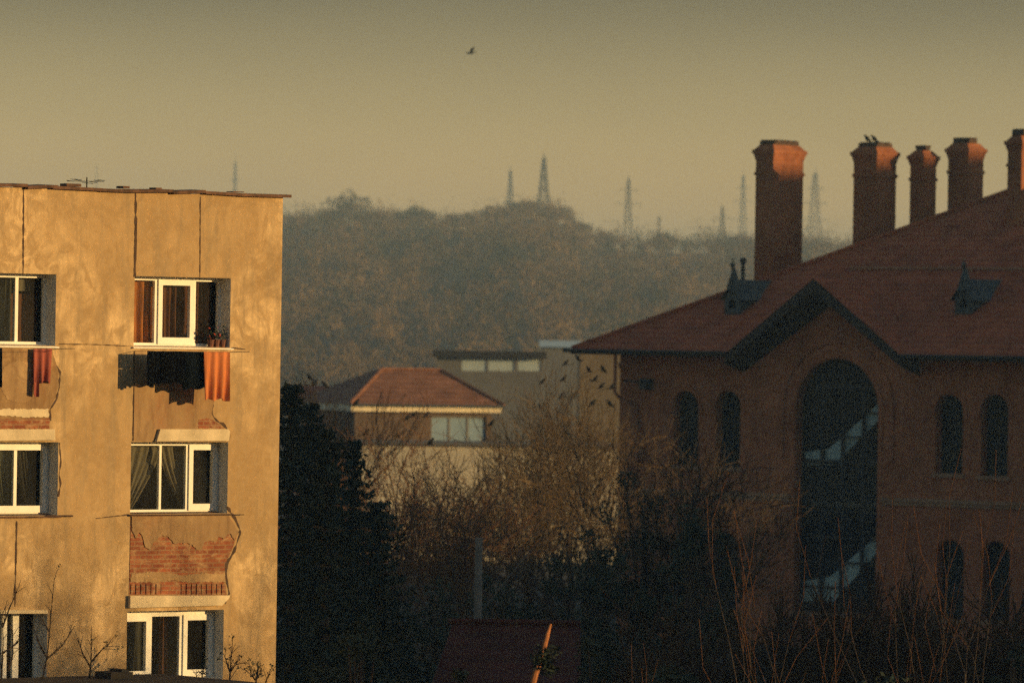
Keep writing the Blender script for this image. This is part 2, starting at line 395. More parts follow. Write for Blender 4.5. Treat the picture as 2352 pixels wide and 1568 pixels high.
# roof edge flashing with bent, rusty sections
fl = MB(); x = xl; random.seed(11)
while x < XR + 0.05:
    L = random.uniform(0.5, 1.3); x2 = min(x + L, XR + 0.12); dz = random.uniform(-0.012, 0.018); d2 = random.uniform(-0.01, 0.03)
    n = len(fl.v)
    fl.v += [(x, -0.09, ztop - 0.015 + dz), (x2 - 0.004, -0.09, ztop - 0.015 + d2), (x2 - 0.004, -0.09, ztop + 0.035 + d2), (x, -0.09, ztop + 0.035 + dz),
             (x, 0.35, ztop + 0.0 + dz), (x2 - 0.004, 0.35, ztop + 0.0 + d2), (x2 - 0.004, 0.35, ztop + 0.05 + d2), (x, 0.35, ztop + 0.05 + dz)]
    for f in ((0, 1, 2, 3), (7, 6, 5, 4), (3, 2, 6, 7), (0, 4, 5, 1), (1, 5, 6, 2), (0, 3, 7, 4)): fl.f.append(tuple(n + i for i in f))
    if random.random() < 0.5:
        bx = random.uniform(x, x2); fl.box(bx, bx + random.uniform(.1, .3), 0.0, .2, ztop + 0.05, ztop + 0.06 + random.random() * 0.05)
    x = x2
fl.build('roof_edge', M['flash'], ap)
# joints and cracks: bitumen pressed into the seams, standing a little proud
def strip(pts, wd, rag=0.35, y=0.0, proud=0.006):
    P_ = [A(*p) for p in pts]; q = []
    for (xa, za), (xb, zb) in zip(P_, P_[1:]):
        n = max(2, int(math.hypot(xb - xa, zb - za) / 0.06))
        q += [(xa + (xb - xa) * i / n, za + (zb - za) * i / n) for i in range(n)]
    q.append(P_[-1]); m = MB(); L = []; Rr = []
    for i, (x_, z_) in enumerate(q):
        xa, za = q[max(0, i - 1)]; xb, zb = q[min(len(q) - 1, i + 1)]
        d = math.hypot(xb - xa, zb - za) or 1; nx, nz = -(zb - za) / d, (xb - xa) / d
        h = wd * (0.5 + random.uniform(-rag, rag)); j = random.uniform(-.3, .3) * wd * rag
        L.append((x_ + nx * (h + j), z_ + nz * (h + j))); Rr.append((x_ - nx * (h - j), z_ - nz * (h - j)))
    for i in range(len(q) - 1):
        a, b, c, d = L[i], L[i + 1], Rr[i + 1], Rr[i]; n = len(m.v)
        m.v += [(p[0], y - proud, p[1]) for p in (a, b, c, d)] + [(p[0], y + 0.01, p[1]) for p in (a, b, c, d)]
        for f in ((0, 1, 2, 3), (0, 4, 5, 1), (2, 6, 7, 3)): m.f.append(tuple(n + k for k in f))
    return m
for pts, wd in (([(54, 436), (53, 628)], 0.022), ([(311, 441), (312, 520), (309, 636)], 0.036), ([(460, 452), (459, 638)], 0.016), ([(308, 806), (307, 900), (305, 1012)], 0.022), ([(38, 1196), (36, 1290), (34, 1392)], 0.024),
                ([(135, 790), (220, 791), (305, 795)], 0.014), ([(532, 798), (563, 802)], 0.018), ([(220, 1190), (298, 1181)], 0.016)):
    strip(pts, wd).build('panel_joint', M['seal'], ap)
for pts, wd in (([(484, 912), (489, 930), (486, 950), (495, 966), (512, 973), (527, 990), (526, 1013)], 0.038),
                ([(521, 1163), (540, 1190), (551, 1216), (551, 1226), (537, 1266), (520, 1294), (518, 1325), (527, 1362), (515, 1384)], 0.036),
                ([(120, 826), (138, 855), (136, 890), (129, 917), (115, 940), (116, 966)], 0.026),
                ([(136, 1016), (140, 1060), (136, 1090), (139, 1110), (134, 1140)], 0.022)):
    strip(pts, wd, 0.45).build('crack', M['seal'], ap)
# spandrels: plaster skins over brick
def quad(px0, px1, py0, py1, y=0.0):
    return [A(px0, py1, y), A(px1, py1, y), A(px1, py0, y), A(px0, py0, y)]
def jag(P_, amp):
    q = []
    for i, (a, b) in enumerate(zip(P_, P_[1:] + P_[:1])):
        n = max(1, int(math.hypot(b[0] - a[0], b[1] - a[1]) / 0.035))
        for k in range(n): q.append((a[0] + (b[0] - a[0]) * k / n + (random.uniform(-amp, amp) if k else 0), a[1] + (b[1] - a[1]) * k / n + (random.uniform(-amp, amp) if k else 0)))
    return q
def skin(pts, mt, name, y0, y1=0.03, label=None): MB().plate(jag([A(*p) for p in pts], 0.013 if 'patch' in name else 0.0), y0, y1).build(name, mt, ap, label=label)
# below the upper right window
skin([(309, 806), (523, 806), (519, 860), (498, 905), (489, 930), (485, 950), (494, 966), (508, 976), (508, 984), (362, 984), (360, 992), (354, 1004), (354, 1012), (306, 1012)], M['spandrel'], 'spandrel', -0.012)
skin([(455, 964), (480, 960), (492, 968), (508, 977), (516, 983), (455, 983)], M['bare_brick'], 'brick_patch', -0.016, -0.0125)
skin([(363, 985), (519, 985), (523, 990), (521, 1012), (355, 1013)], M['lintel'], 'lintel', -0.07)
# below the middle right window: brick laid bare, plaster clinging on at the top
skin([(300, 1182), (521, 1180), (535, 1200), (546, 1222), (531, 1266), (516, 1294), (515, 1330), (520, 1366), (296, 1366)], M['bare_brick'], 'spandrel', -0.010, label='spandrel with the plaster fallen off its red bricks')
skin([(300, 1183), (520, 1181), (534, 1201), (545, 1222), (537, 1240), (528, 1225), (520, 1228), (512, 1237), (500, 1232), (494, 1242), (470, 1243), (460, 1262), (450, 1262), (440, 1250), (425, 1246), (400, 1248), (385, 1232), (370, 1228), (352, 1244), (345, 1262), (332, 1256), (326, 1232), (318, 1222), (310, 1236), (301, 1216)], M['spandrel'], 'plaster_patch', -0.026, -0.0105)
skin([(300, 1318), (350, 1312), (420, 1320), (470, 1314), (516, 1318), (517, 1336), (470, 1334), (440, 1338), (400, 1331), (360, 1337), (299, 1335)], M['spandrel'], 'plaster_patch', -0.020, -0.0105)
random.seed(5)
                                # soldier course of upright bricks above the lintel
for i in range(19):
    xa, za = A(299 + i * 11.6, 1364); xb, zb = A(299 + i * 11.6 + 9.2, 1340)
    if i in (7, 8, 9) : continue
    MB().box(xa, xb, -0.02 - random.random() * 0.01, -0.0102, za, zb).build('soldier_brick', M['bare_brick'], ap)
skin([(294, 1367), (522, 1366), (521, 1372), (505, 1389), (296, 1395), (293, 1395)], M['lintel'], 'lintel', -0.075)
# left column
skin([(-95, 800), (118, 802), (134, 855), (132, 888), (126, 914), (111, 940), (112, 964), (-95, 964)], M['stained'], 'spandrel', -0.012)
skin([(8, 842), (40, 826), (76, 836), (96, 872), (84, 908), (50, 926), (14, 916), (-4, 880)], M['spandrel'], 'plaster_patch', -0.017, -0.0125)
skin([(-95, 962), (113, 962), (113, 984), (-95, 984)], M['bare_brick'], 'brick_patch', -0.018, -0.0125)
skin([(-95, 940), (110, 938), (111, 956), (60, 958), (20, 954), (-95, 958)], M['lintel'], 'plaster_patch', -0.022, -0.0125)
skin([(-95, 985), (121, 985), (122, 1010), (-95, 1013)], M['lintel'], 'lintel', -0.07)
skin([(-95, 1400), (105, 1400), (107, 1408), (-95, 1408)], M['lintel'], 'lintel', -0.05)
# windows
def window(o, splits, sash=(), headh=0.065, sill=True, closed=True):
    """splits: x px of mullion centres with widths in m, on the glazing plane; sash: lights that carry their own sash frame."""
    x0, x1, z0, z1 = o; y0, y1 = REC, REC + 0.07; fw = 0.055
    f = MB(); f.box(x0, x1, y0, y1, z1 - headh, z1); f.box(x0, x1, y0, y1, z0, z0 + 0.06)
    f.box(x0, x0 + fw, y0, y1, z0 + 0.06, z1 - headh); f.box(x1 - fw, x1, y0, y1, z0 + 0.06, z1 - headh)
    edges = [x0 + fw]
    for px, wd in splits:
        xc = A(px, 784 if False else (784 - 0) , REC)[0] if False else A(px, 1100, REC)[0] if z1 < HC else A(px, 720, REC)[0]
        f.box(xc - wd / 2, xc + wd / 2, y0 + 0.002, y1 - 0.002, z0 + 0.06, z1 - headh); edges += [xc - wd / 2, xc + wd / 2]
    edges.append(x1 - fw)
    fo = f.build('window', M['frame'], ap)
    for i in range(0, len(edges), 2):
        a, b = edges[i], edges[i + 1]; zz0, zz1 = z0 + 0.06, z1 - headh
        if i // 2 in sash:
            s = MB(); t_ = 0.075; ya, yb = y0 - 0.025, y1 - 0.01
            s.box(a - 0.01, a + t_, ya, yb, zz0 - 0.02, zz1 + 0.02); s.box(b - t_, b + 0.01, ya, yb, zz0 - 0.02, zz1 + 0.02)
            s.box(a + t_, b - t_, ya, yb, zz1 - t_, zz1 + 0.02); s.box(a + t_, b - t_, ya, yb, zz0 - 0.02, zz0 + t_ + 0.02)
            s.build('sash', M['frame'], fo); a, b, zz0, zz1 = a + t_, b - t_, zz0 + t_, zz1 - t_
        MB().poly([(a - .002, y0 + 0.035, zz0 - .002), (b + .002, y0 + 0.035, zz0 - .002), (b + .002, y0 + 0.035, zz1 + .002), (a - .002, y0 + 0.035, zz1 + .002)]).build('pane', M['glass'], fo)
    if sill:
        s = MB(); n = len(s.v)
        s.v += [(x0 - 0.03, -0.05, z0 - 0.035), (x1 + 0.05, -0.05, z0 - 0.035), (x1 + 0.05, -0.05, z0 - 0.015), (x0 - 0.03, -0.05, z0 - 0.015),
                (x0 + .002, REC, z0 - 0.01), (x1 - .002, REC, z0 - 0.01), (x1 - .002, REC, z0 + 0.02), (x0 + .002, REC, z0 + 0.02)]
        for q in ((0, 1, 2, 3), (3, 2, 6, 7), (0, 4, 5, 1), (1, 5, 6, 2), (0, 3, 7, 4)): s.f.append(tuple(n + i for i in q))
        s.build('sill', M['flash'] if sill == 'rust' else M['frame'], fo)
    return fo
def sheet(x0, x1, z0, z1, y, amp=0.04, waves=7, tie=0.0, side=1, lean=0.0, n=40, rows=8):
    """A hanging cloth with folds; tie pulls the lower end to one side."""
    m = MB()
    for j in range(rows + 1):
        t = j / rows; z = z1 + (z0 - z1) * t
        k = tie * (t ** 1.3)
        a = x0 + (x1 - x0) * (k if side > 0 else 0); b = x1 - (x1 - x0) * (k if side < 0 else 0)
        for i in range(n + 1):
            u = i / n; m.v.append((a + (b - a) * u, y + amp * math.sin(u * waves * 2 * math.pi + 0.5 * math.sin(t * 3)) * (0.5 + 0.5 * t) + amp * 0.4 * math.sin(u * 17 + t * 2), z))
    for j in range(rows):
        for i in range(n):
            q = j * (n + 1) + i; m.f.append((q, q + 1, q + n + 2, q + n + 1))
    return m
def curtain(fo, o, fx0, fx1, mt, tie=0.0, side=1, z1=1.0, z0=0.0, y=0.5, waves=7, amp=0.035):
    x0, x1, za, zb = o; L = x1 - x0; H = zb - za
    sheet(x0 + fx0 * L, x0 + fx1 * L, za + z0 * H, za + z1 * H, y, amp, waves, tie, side).build('curtain', M[mt], fo, smooth=True)
f11 = window(o11, [(359, 0.07), (446, 0.06)], sash=(1,))
curtain(f11, o11, 0.02, 0.40, 'orange_curtain', y=0.44, waves=5); curtain(f11, o11, 0.38, 0.60, 'brown_curtain', y=0.47, waves=4); curtain(f11, o11, 0.60, 0.97, 'brown_curtain', y=0.5, waves=6)
f12 = window(o12, [(368, 0.045), (430, 0.06)], sash=(2,), sill='rust')
curtain(f12, o12, 0.0, 0.50, 'net_curtain', tie=0.72, side=-1, y=0.45); curtain(f12, o12, 0.42, 0.80, 'net_curtain', tie=0.75, side=1, y=0.45); curtain(f12, o12, 0.76, 0.98, 'grey_curtain', y=0.5, waves=4)
f13 = window(o13, [(351, 0.06), (422, 0.075)], sash=(0, 2), headh=0.11)
curtain(f13, o13, 0.52, 0.60, 'brown_curtain', y=0.5, waves=2); curtain(f13, o13, 0.05, 0.4, 'grey_curtain', y=0.55, waves=5)
f21 = window(o21, [(38, 0.06), (-30, 0.06)])
curtain(f21, o21, 0.50, 0.72, 'grey_curtain', y=0.5, waves=4); curtain(f21, o21, 0.72, 0.98, 'brown_curtain', z1=0.72, y=0.5, waves=2, amp=0.015); curtain(f21, o21, 0.78, 0.90, 'net_curtain', z0=0.76, y=0.46, waves=1, amp=0.01)
f22 = window(o22, [(35, 0.06), (-32, 0.05)], sash=(2,), sill='rust')
curtain(f22, o22, 0.30, 0.66, 'net_curtain', tie=0.7, side=1, y=0.45); curtain(f22, o22, 0.68, 0.9, 'grey_curtain', tie=0.8, side=1, y=0.47)
f23 = window(o23, [(16, 0.1), (42, 0.12)], sash=(), headh=0.03)
curtain(f23, o23, 0.3, 0.66, 'net_curtain', y=0.4, waves=5)
# rods along the window lines
def rod(px0, py0, px1, py1, out, r=0.012):
    a, b = A(px0, py0), A(px1, py1); m = MB(); m.tube([(a[0], -out, a[1]), (b[0], -out, b[1])], r, 5); m.build('drip_rail', M['seal'], ap)
rod(105, 1184, 165, 1184, 0.03, 0.016); rod(296, 1181, 556, 1181, 0.06, 0.008)
# laundry brackets (part of the building), laundry (things that hang on the line)
LO = 0.42
def line_set(o, zoff):
    x0, x1, z0, z1 = o; z = z0 + zoff
    m = MB()
    for xx in (x0 + 0.05, x1 + 0.02): m.tube([(xx, 0.0, z), (xx, -0.54, z + 0.01)], 0.005, 5)
    for yy in (-LO - .01, -0.5): m.tube([(x0 + 0.05, yy, z + 0.012), ((x0 + x1) / 2, yy, z - 0.004), (x1 + 0.02, yy, z + 0.012)], 0.0022, 4)
    m.build('clothes_line', M['iron'], ap); return z
zl1 = line_set(o11, -0.075); zl2 = line_set(o21, -0.05)
def laundry(name, px0, px1, pz, y, mt, label, cat, group=None, waves=4, amp=0.025, legs=0):
    a = AP.on(px0, 850, -y)[0]; b = AP.on(px1, 850, -y)[0]; zb = AP.on((px0 + px1) / 2, pz, -y)[1]
    zt = (zl1 if px0 > 200 else zl2) + 0.0
    e = AP.o + AP.m @ Vector(((a + b) / 2, -y, zt))
    m = MB(); hw = (b - a) / 2; H = zt - zb
    cuts = [(-hw, hw, 0, H)] if not legs else [(-hw, hw, 0, H * 0.42), (-hw, -0.02 * hw, H * 0.42, H), (0.06 * hw, hw * 0.97, H * 0.42, H * 0.94)]
    for (xa, xb, ha, hb) in cuts:
        n, rows = 24, 8
        for sgn in (0.010, -0.010):             # two layers: folded over the line
            q0 = len(m.v)
            for j in range(rows + 1):
                t = j / rows; h = ha + (hb - ha) * t
                for i in range(n + 1):
                    u = i / n; xx = xa + (xb - xa) * u
                    rag = 0.03 * H * math.sin(xx * 23 + len(label)) * t * t if not legs else 0.015 * math.sin(u * 9) * t
                    m.v.append((xx * (1 - 0.06 * h / H), sgn * (1 - 0.6 * (j == 0)) + amp * math.sin((xx / hw) * waves * 3 + h * 1.5) * (0.35 + h / H), -h + rag))
            for j in range(rows):
                for i in range(n):
                    q = q0 + j * (n + 1) + i; m.f.append((q, q + 1, q + n + 2, q + n + 1))
    o = m.build(name, M[mt], smooth=True); o.location = e; o.rotation_euler = (0, 0, AP.a)
    tag(o, label, cat, group)
laundry('trousers', 338, 374, 886, 0.42, 'black_cloth', 'black trousers hanging leftmost on the line below the window', 'laundry', 'dark washing on the line', legs=1, amp=.012, waves=1)
laundry('sweater', 370, 424, 880, 0.44, 'black_cloth', 'black pullover hanging mid-line between black trousers and navy shirt', 'laundry', 'dark washing on the line', waves=1.3, amp=.014)
laundry('shirt', 420, 470, 892, 0.43, 'navy_cloth', 'dark navy shirt hanging right beside the orange towel', 'laundry', 'dark washing on the line', waves=1.6, amp=.018)
laundry('towel', 468, 527, 918, 0.5, 'orange_cloth', 'orange folded towel hanging at the right end of the line', 'laundry', waves=3.2, amp=0.035)
laundry('cloth', 80, 119, 878, 0.07, 'red_cloth', 'maroon cloth hanging crumpled under the upper left window', 'laundry', waves=2.5, amp=0.03)
laundry('sock', 76, 89, 908, 0.09, 'red_cloth', 'narrow maroon strip hanging left of the crumpled cloth', 'laundry', waves=1, amp=0.02)
laundry('rag', -12, 4, 890, 0.3, 'navy_cloth', 'dark blue rag at the left edge under the upper left window', 'laundry', waves=1, amp=0.02)
# flower pots on the upper right sill
for k, (px, lab) in enumerate(((484, 'clay flower pot with red blooms at the left of three on the sill'), (497, 'middle clay pot with red blooms on the upper sill'), (511, 'clay flower pot with dark leaves tight in the sill corner'))):
    xx, _ = AP.on(px, 790, 0.1); z0 = o11[2] + 0.0
    p = empty('flower_pot', AP.o + AP.m @ Vector((xx, 0.1, z0)), AP.a, lab, 'flower pot', 'flower pots on the sill')
    MB().tube([(0, 0, 0), (0, 0, 0.11), (0, 0, 0.112), (0, 0, 0.13)], [0.042, 0.058, 0.066, 0.066], 10).build('pot', M['pot'], p)
    lf = MB(); fl_ = MB(); random.seed(k)
    for i in range(46):
        c = Vector((random.gauss(0, .05), random.gauss(0, .04), 0.15 + abs(random.gauss(0, .09))))
        a = Vector((random.gauss(0, 1), random.gauss(0, 1), random.gauss(0, 1))).normalized() * .025; b = a.orthogonal().normalized() * .018
        (fl_ if (i % 4 == 0 and k < 2) else lf).poly([c - a, c + b, c + a, c - b])
    lf.build('leaves', M['leaf'], p)
    if fl_.f: fl_.build('blossom', M['petal'], p)
# roof aerial and scrub at the roof edge
e = AP.o + AP.m @ Vector((A(262, 430)[0], 0.8, ztop - 0.004))
an = empty('roof_aerial', e + Vector((0, 0, 0)), AP.a, 'small wire aerial on the flat roof edge of the ochre building', 'aerial')
m = MB(); m.tube([(0, 0, 0), (0, 0, .24)], .012, 5); m.build('mast', M['iron'], an)
m = MB()
for i in range(9): m.tube([(-.35 + i * .08, -.12, .16 + .03 * math.sin(i)), (-.33 + i * .08, .12, .18 + .03 * math.sin(i))], .006, 4)
m.tube([(-.4, 0, .165), (.35, 0, .18)], .008, 4); m.build('rods', M['iron'], an)

# ------------------------------------------------------------------ brick hall (right)
BH = Frame(1425, 810, 240.0, R(-40))
bh = empty('brick_hall', BH.o, BH.a, 'large dark red brick hall with hipped tile roof, gable and five chimneys', 'brick building')
def B(px, py, y=0.0): return BH.on(px, py, y)
ze = B(1425, 803)[1]; OV, OL = 1.3, 1.5; TP = 0.53; XE = 46.0; DEP = 44.0
def arch(px0, px1, ptop, pbot, n=14, grow=0.0):
    x0, zb = B(px0, pbot); x1, _ = B(px1, pbot); _, zt = B((px0 + px1) / 2, ptop)
    r = (x1 - x0) / 2; xc = (x0 + x1) / 2; zs = zt - r
    r += grow
    return [(xc - r, zb)] + [(xc - r * math.cos(math.pi * i / n), zs + r * math.sin(math.pi * i / n)) for i in range(n + 1)] + [(xc + r, zb)], (xc, r, zs, zb)
wins = [arch(1546, 1602, 898, 1068), arch(1643, 1699, 898, 1071), arch(2148, 2210, 906, 1086), arch(2252, 2314, 906, 1092), arch(1822, 2010, 823, 1402, 22), arch(1635, 1693, 1222, 1402), arch(2150, 2212, 1240, 1420), arch(2254, 2318, 1243, 1424)]
hx = B(1908, 800)[0]; gz = B(1862, 640, -1.2)[1]          # gable centre and ridge height
gl, gr_ = B(1711, 800)[0], B(2105, 800)[0]; hw = (gr_ - gl) / 2
wl = MB()
wl.holed([(0, 0), (XE, 0), (XE, ze + .2), (hx + hw - .2, ze + .2), (hx, gz - .12), (hx - hw + .2, ze + .2), (0, ze + .2)], [w_[0] for w_ in wins], 0, 0.45)
wl.poly([(0, DEP, 0), (0, 0, 0), (0, 0, ze + .2), (0, DEP, ze + .2)]); wl.poly([(XE, 0, 0), (XE, DEP, 0), (XE, DEP, ze + .2), (XE, 0, ze + .2)]); wl.poly([(XE, DEP, 0), (0, DEP, 0), (0, DEP, ze + .2), (XE, DEP, ze + .2)])
wl.build('wall', M['brick'], bh)
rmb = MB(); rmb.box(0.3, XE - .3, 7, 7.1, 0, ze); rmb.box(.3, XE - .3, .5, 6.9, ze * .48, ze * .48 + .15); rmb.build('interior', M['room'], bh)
for i, (pl, (xc, r, zs, zb)) in enumerate(wins):
    big = i == 4; f = MB(); t_ = 0.10 if big else 0.08
    inner = [(x + (xc - x) * t_ / r, z - (t_ if z > zs + .01 else 0) * ((z - zs) / r) + (t_ if z < zs - 0.5 else 0)) for x, z in pl]
    f.holed(pl, [inner], 0.40, 0.46)
    nx = 4 if big else 2; rows = 9 if big else 4
    for k in range(1, nx):
        xx = xc - r + 2 * r * k / nx; zt = zs + math.sqrt(max(0, r * r - (xx - xc) ** 2)) - .05
        f.box(xx - (.085 if big else .04), xx + (.085 if big else .04), 0.402, 0.45, zb + .05, zt)
    for k in range(1, rows + 1):
        zz = zb + (zs + (r * .45 if big else 0) - zb) * k / rows; h = math.sqrt(max(0, r * r - max(0, zz - zs) ** 2)) - .04
        f.box(xc - h, xc + h, 0.405, 0.448, zz - (.075 if k % 3 == 0 and big else .04), zz + (.075 if k % 3 == 0 and big else .04))
    fo = f.build('arched_window', M['iron'], bh)
    p = MB(); p.plate([(x + (xc - x) * .02, z) for x, z in pl], 0.425, 0.43); p.build('pane', M['oldglass'], fo)
    s = MB(); s.box(xc - r - .12, xc + r + .12, -.10, .38, zb - .16, zb - .004); s.build('sill', M['stone'], fo)
st = MB()
for pts in ([(1832, 1040), (1905, 1030), (2020, 925), (2020, 962), (1915, 1068), (1832, 1068)], [(1832, 1335), (1905, 1325), (2020, 1225), (2020, 1262), (1915, 1380), (1832, 1380)]):
    st.plate([B(*p, .55) for p in pts], .55, .65)
st.build('staircase', M['stair'], bh)
# arch ring round the big window, string course
def ring(c, r0, r1, y0, y1, zlow, n=26):
    xc, zs = c; o_ = [(xc - r1, zlow)] + [(xc - r1 * math.cos(math.pi * i / n), zs + r1 * math.sin(math.pi * i / n)) for i in range(n + 1)] + [(xc + r1, zlow)]
    i_ = [(xc + r0, zlow)] + [(xc + r0 * math.cos(math.pi * i / n), zs + r0 * math.sin(math.pi * i / n)) for i in range(n + 1)] + [(xc - r0, zlow)]
    return MB().plate(o_ + i_, y0, y1)
xc, r, zs, zb = wins[4][1]
ring((xc, zs), r + .62, r + .78, -.07, .02, zs - 2.0).build('arch_moulding', M['brick'], bh)
ring((xc, zs), r + .05, r + .22, -.04, .02, zs - 4.5).build('arch_moulding', M['brick'], bh)
for i in (0, 1, 2, 3, 5, 6, 7):
    xw, rw, zw, zbw = wins[i][1]; ring((xw, zw), rw + .04, rw + .22, -.05, .02, zw - .3, 14).build('arch_moulding', M['brick'], bh)
zsc = B(1730, 1133)[1]
for xa, xb in ((-.08, xc - r - .25), (xc + r + .25, XE)):
    MB().box(xa, xb, -.13, .02, zsc - .10, zsc + .05).box(xa, xb, -.07, .02, zsc - .25, zsc - .101).build('string_course', M['stone'], bh)
MB().box(-.05, gl - .3, -.06, .02, ze - .75, ze - .5).build('frieze', M['brick'], bh)
# main hipped roof: thin shell with eaves
def zf(y): return ze + TP * (y + OV)
RUN = 15.6                                 # plan run from eaves to ridge
rf = MB()
zr_ = ze + TP * RUN
a, b, c, d = (-OL, -OV), (XE + OL, -OV), (XE + OL, DEP + OV), (-OL, DEP + OV)
rA, rB = (-OL + RUN, -OV + RUN), (XE + OL - RUN, -OV + RUN); rD, rC = (-OL + RUN, DEP + OV - RUN), (XE + OL - RUN, DEP + OV - RUN)
V3 = lambda p, z: (p[0], p[1], z)
yb = (gz - ze) / TP - OV
fp = [(a[0], a[1]), (hx - hw, -OV), (hx, yb), (hx + hw, -OV), b, rB, rA]      # the front slope leaves room for the gable
n_ = len(rf.v); rf.v += [(x, y, zf(y)) for x, y in fp]
for t3 in tessellate_polygon([[Vector((x, y, 0)) for x, y in fp]]): rf.f.append(tuple(n_ + i for i in t3)); rf.mi.append(0)
rf.poly([V3(d, ze), V3(a, ze), V3(rA, zr_), V3(rD, zr_)])
rf.poly([V3(b, ze), V3(c, ze), V3(rC, zr_), V3(rB, zr_)]); rf.poly([V3(c, ze), V3(d, ze), V3(rD, zr_), V3(rC, zr_)]); rf.poly([V3(rA, zr_), V3(rB, zr_), V3(rC, zr_), V3(rD, zr_)])
rfo = rf.build('roof', M['tile'], bh)
ev = MB()                                  # soffit boards and fascia, cut where the gable rises
for xa, xb in ((-OL, hx - hw + .05), (hx + hw - .05, XE + OL)):
    ev.box(xa, xb, -OV, 0, ze - .16, ze - .05); ev.box(xa, xb, -OV - .05, -OV, ze - .20, ze - .01)
ev.box(-OL, 0, 0, DEP + OV, ze - .16, ze - .05); ev.box(-OL - .05, -OL, -OV - .05, DEP + OV, ze - .20, ze - .01)
ev.build('eaves', M['wood'], bh)
gut = MB()
for xa, xb in ((-OL - .35, hx - hw - .1), (hx + hw + .1, XE)):
    gut.tube([(xa, -OV - .12, ze - .06), (xb, -OV - .12, ze - .06)], .08, 6)
gut.build('gutter', M['iron'], bh)
hp = MB(); hp.tube([V3(a, ze + .03), V3(rA, zr_ + .05)], .11, 6); hp.tube([V3(rA, zr_ + .05), V3(rB, zr_ + .05)], .11, 6); hp.build('ridge_tiles', M['tile'], rfo)
sg = MB()
yy = BH.i @ Vector((0, 0, 0)); 
def on_slope(px, py):
    o = BH.i @ (Vector((0, 0, HC)) - BH.o); d_ = BH.i @ ray(px, py); t_ = (ze + TP * (o.y + OV) - o.z) / (d_.z - TP * d_.y); p_ = o + d_ * t_; return p_
q0, q1 = on_slope(1955, 622), on_slope(2330, 628)
sg.tube([(q0.x, q0.y - .05, zf(q0.y) + .12), (q1.x + 6, q0.y - .05, zf(q0.y) + .12)], .05, 5)
n_ = int((q1.x + 6 - q0.x) / 1.0)
for i in range(n_): sg.tube([(q0.x + i, q0.y - .05, zf(q0.y - .05) - .02), (q0.x + i, q0.y - .05, zf(q0.y) + .12)], .025, 4)
sg.build('snow_guard', M['stone'], bh)
# gable roof over the front
gy0 = -1.2; drop = (gz - ze) / hw
gb = MB()
run = hw + .12; zl_ = gz - run * drop
yb = (gz - ze) / TP - OV
th = .2
for s_ in (-1, 1):
    xe = hx + s_ * run; yl = (zl_ - ze) / TP - OV
    pts = [(hx, gy0, gz), (xe, gy0, zl_), (xe, -OV + .02, zl_ + .02), (hx, yb + .05, gz)] if False else [(hx, gy0, gz + .01), (xe, gy0, zl_ + .01), (hx, yb + .08, gz + .01)]
    if s_ > 0: pts = pts[::-1]
    gb.poly(pts)
gbo = gb.build('gable_roof', M['tile'], bh)
un = MB()
for s_ in (-1, 1):
    xe = hx + s_ * run
    n = len(un.v)
    un.v += [(hx, gy0 - .03, gz - .01), (xe, gy0 - .03, zl_ - .01), (xe, gy0 - .03, zl_ - .42), (hx, gy0 - .03, gz - .5), (hx, -.001, gz - .01), (xe, -.001, zl_ - .01), (xe, -.001, zl_ - .75), (hx, -.001, gz - 1.05)]
    for f in ((0, 1, 2, 3), (4, 7, 6, 5), (3, 2, 6, 7), (1, 5, 6, 2)): un.f.append(tuple(n + i for i in (f if s_ < 0 else f[::-1])))
un.build('gable_eaves', M['wood'], bh)  # dark timber deepened towards the wall to include the overhang's shade
# downpipe and wall lamp at the left corner
dp = MB(); x1, z1 = B(1416, 800, -OV); 
pz = lambda px, py, y: (*[B(px, py, y)[0]], y, B(px, py, y)[1])
dp.tube([pz(1414, 802, -1.0), pz(1412, 900, -1.0), pz(1425, 915, -.6), pz(1458, 930, -.12), pz(1463, 950, -.1), pz(1462, 1100, -.1), (B(1462, 1100, -.1)[0], -.1, 0.2)], .07, 6)
dp.build('downpipe', M['brick'], bh)
lm = MB(); q = pz(1484, 880, -.25); lm.box(q[0] - .2, q[0] + .2, -.45, -.08, q[2] - .25, q[2] + .2); lm.tube([(q[0] - .1, 0, q[2]), (q[0] - 1.1, -.4, q[2] + .1)], .04, 5); lm.build('wall_bracket', M['iron'], bh)
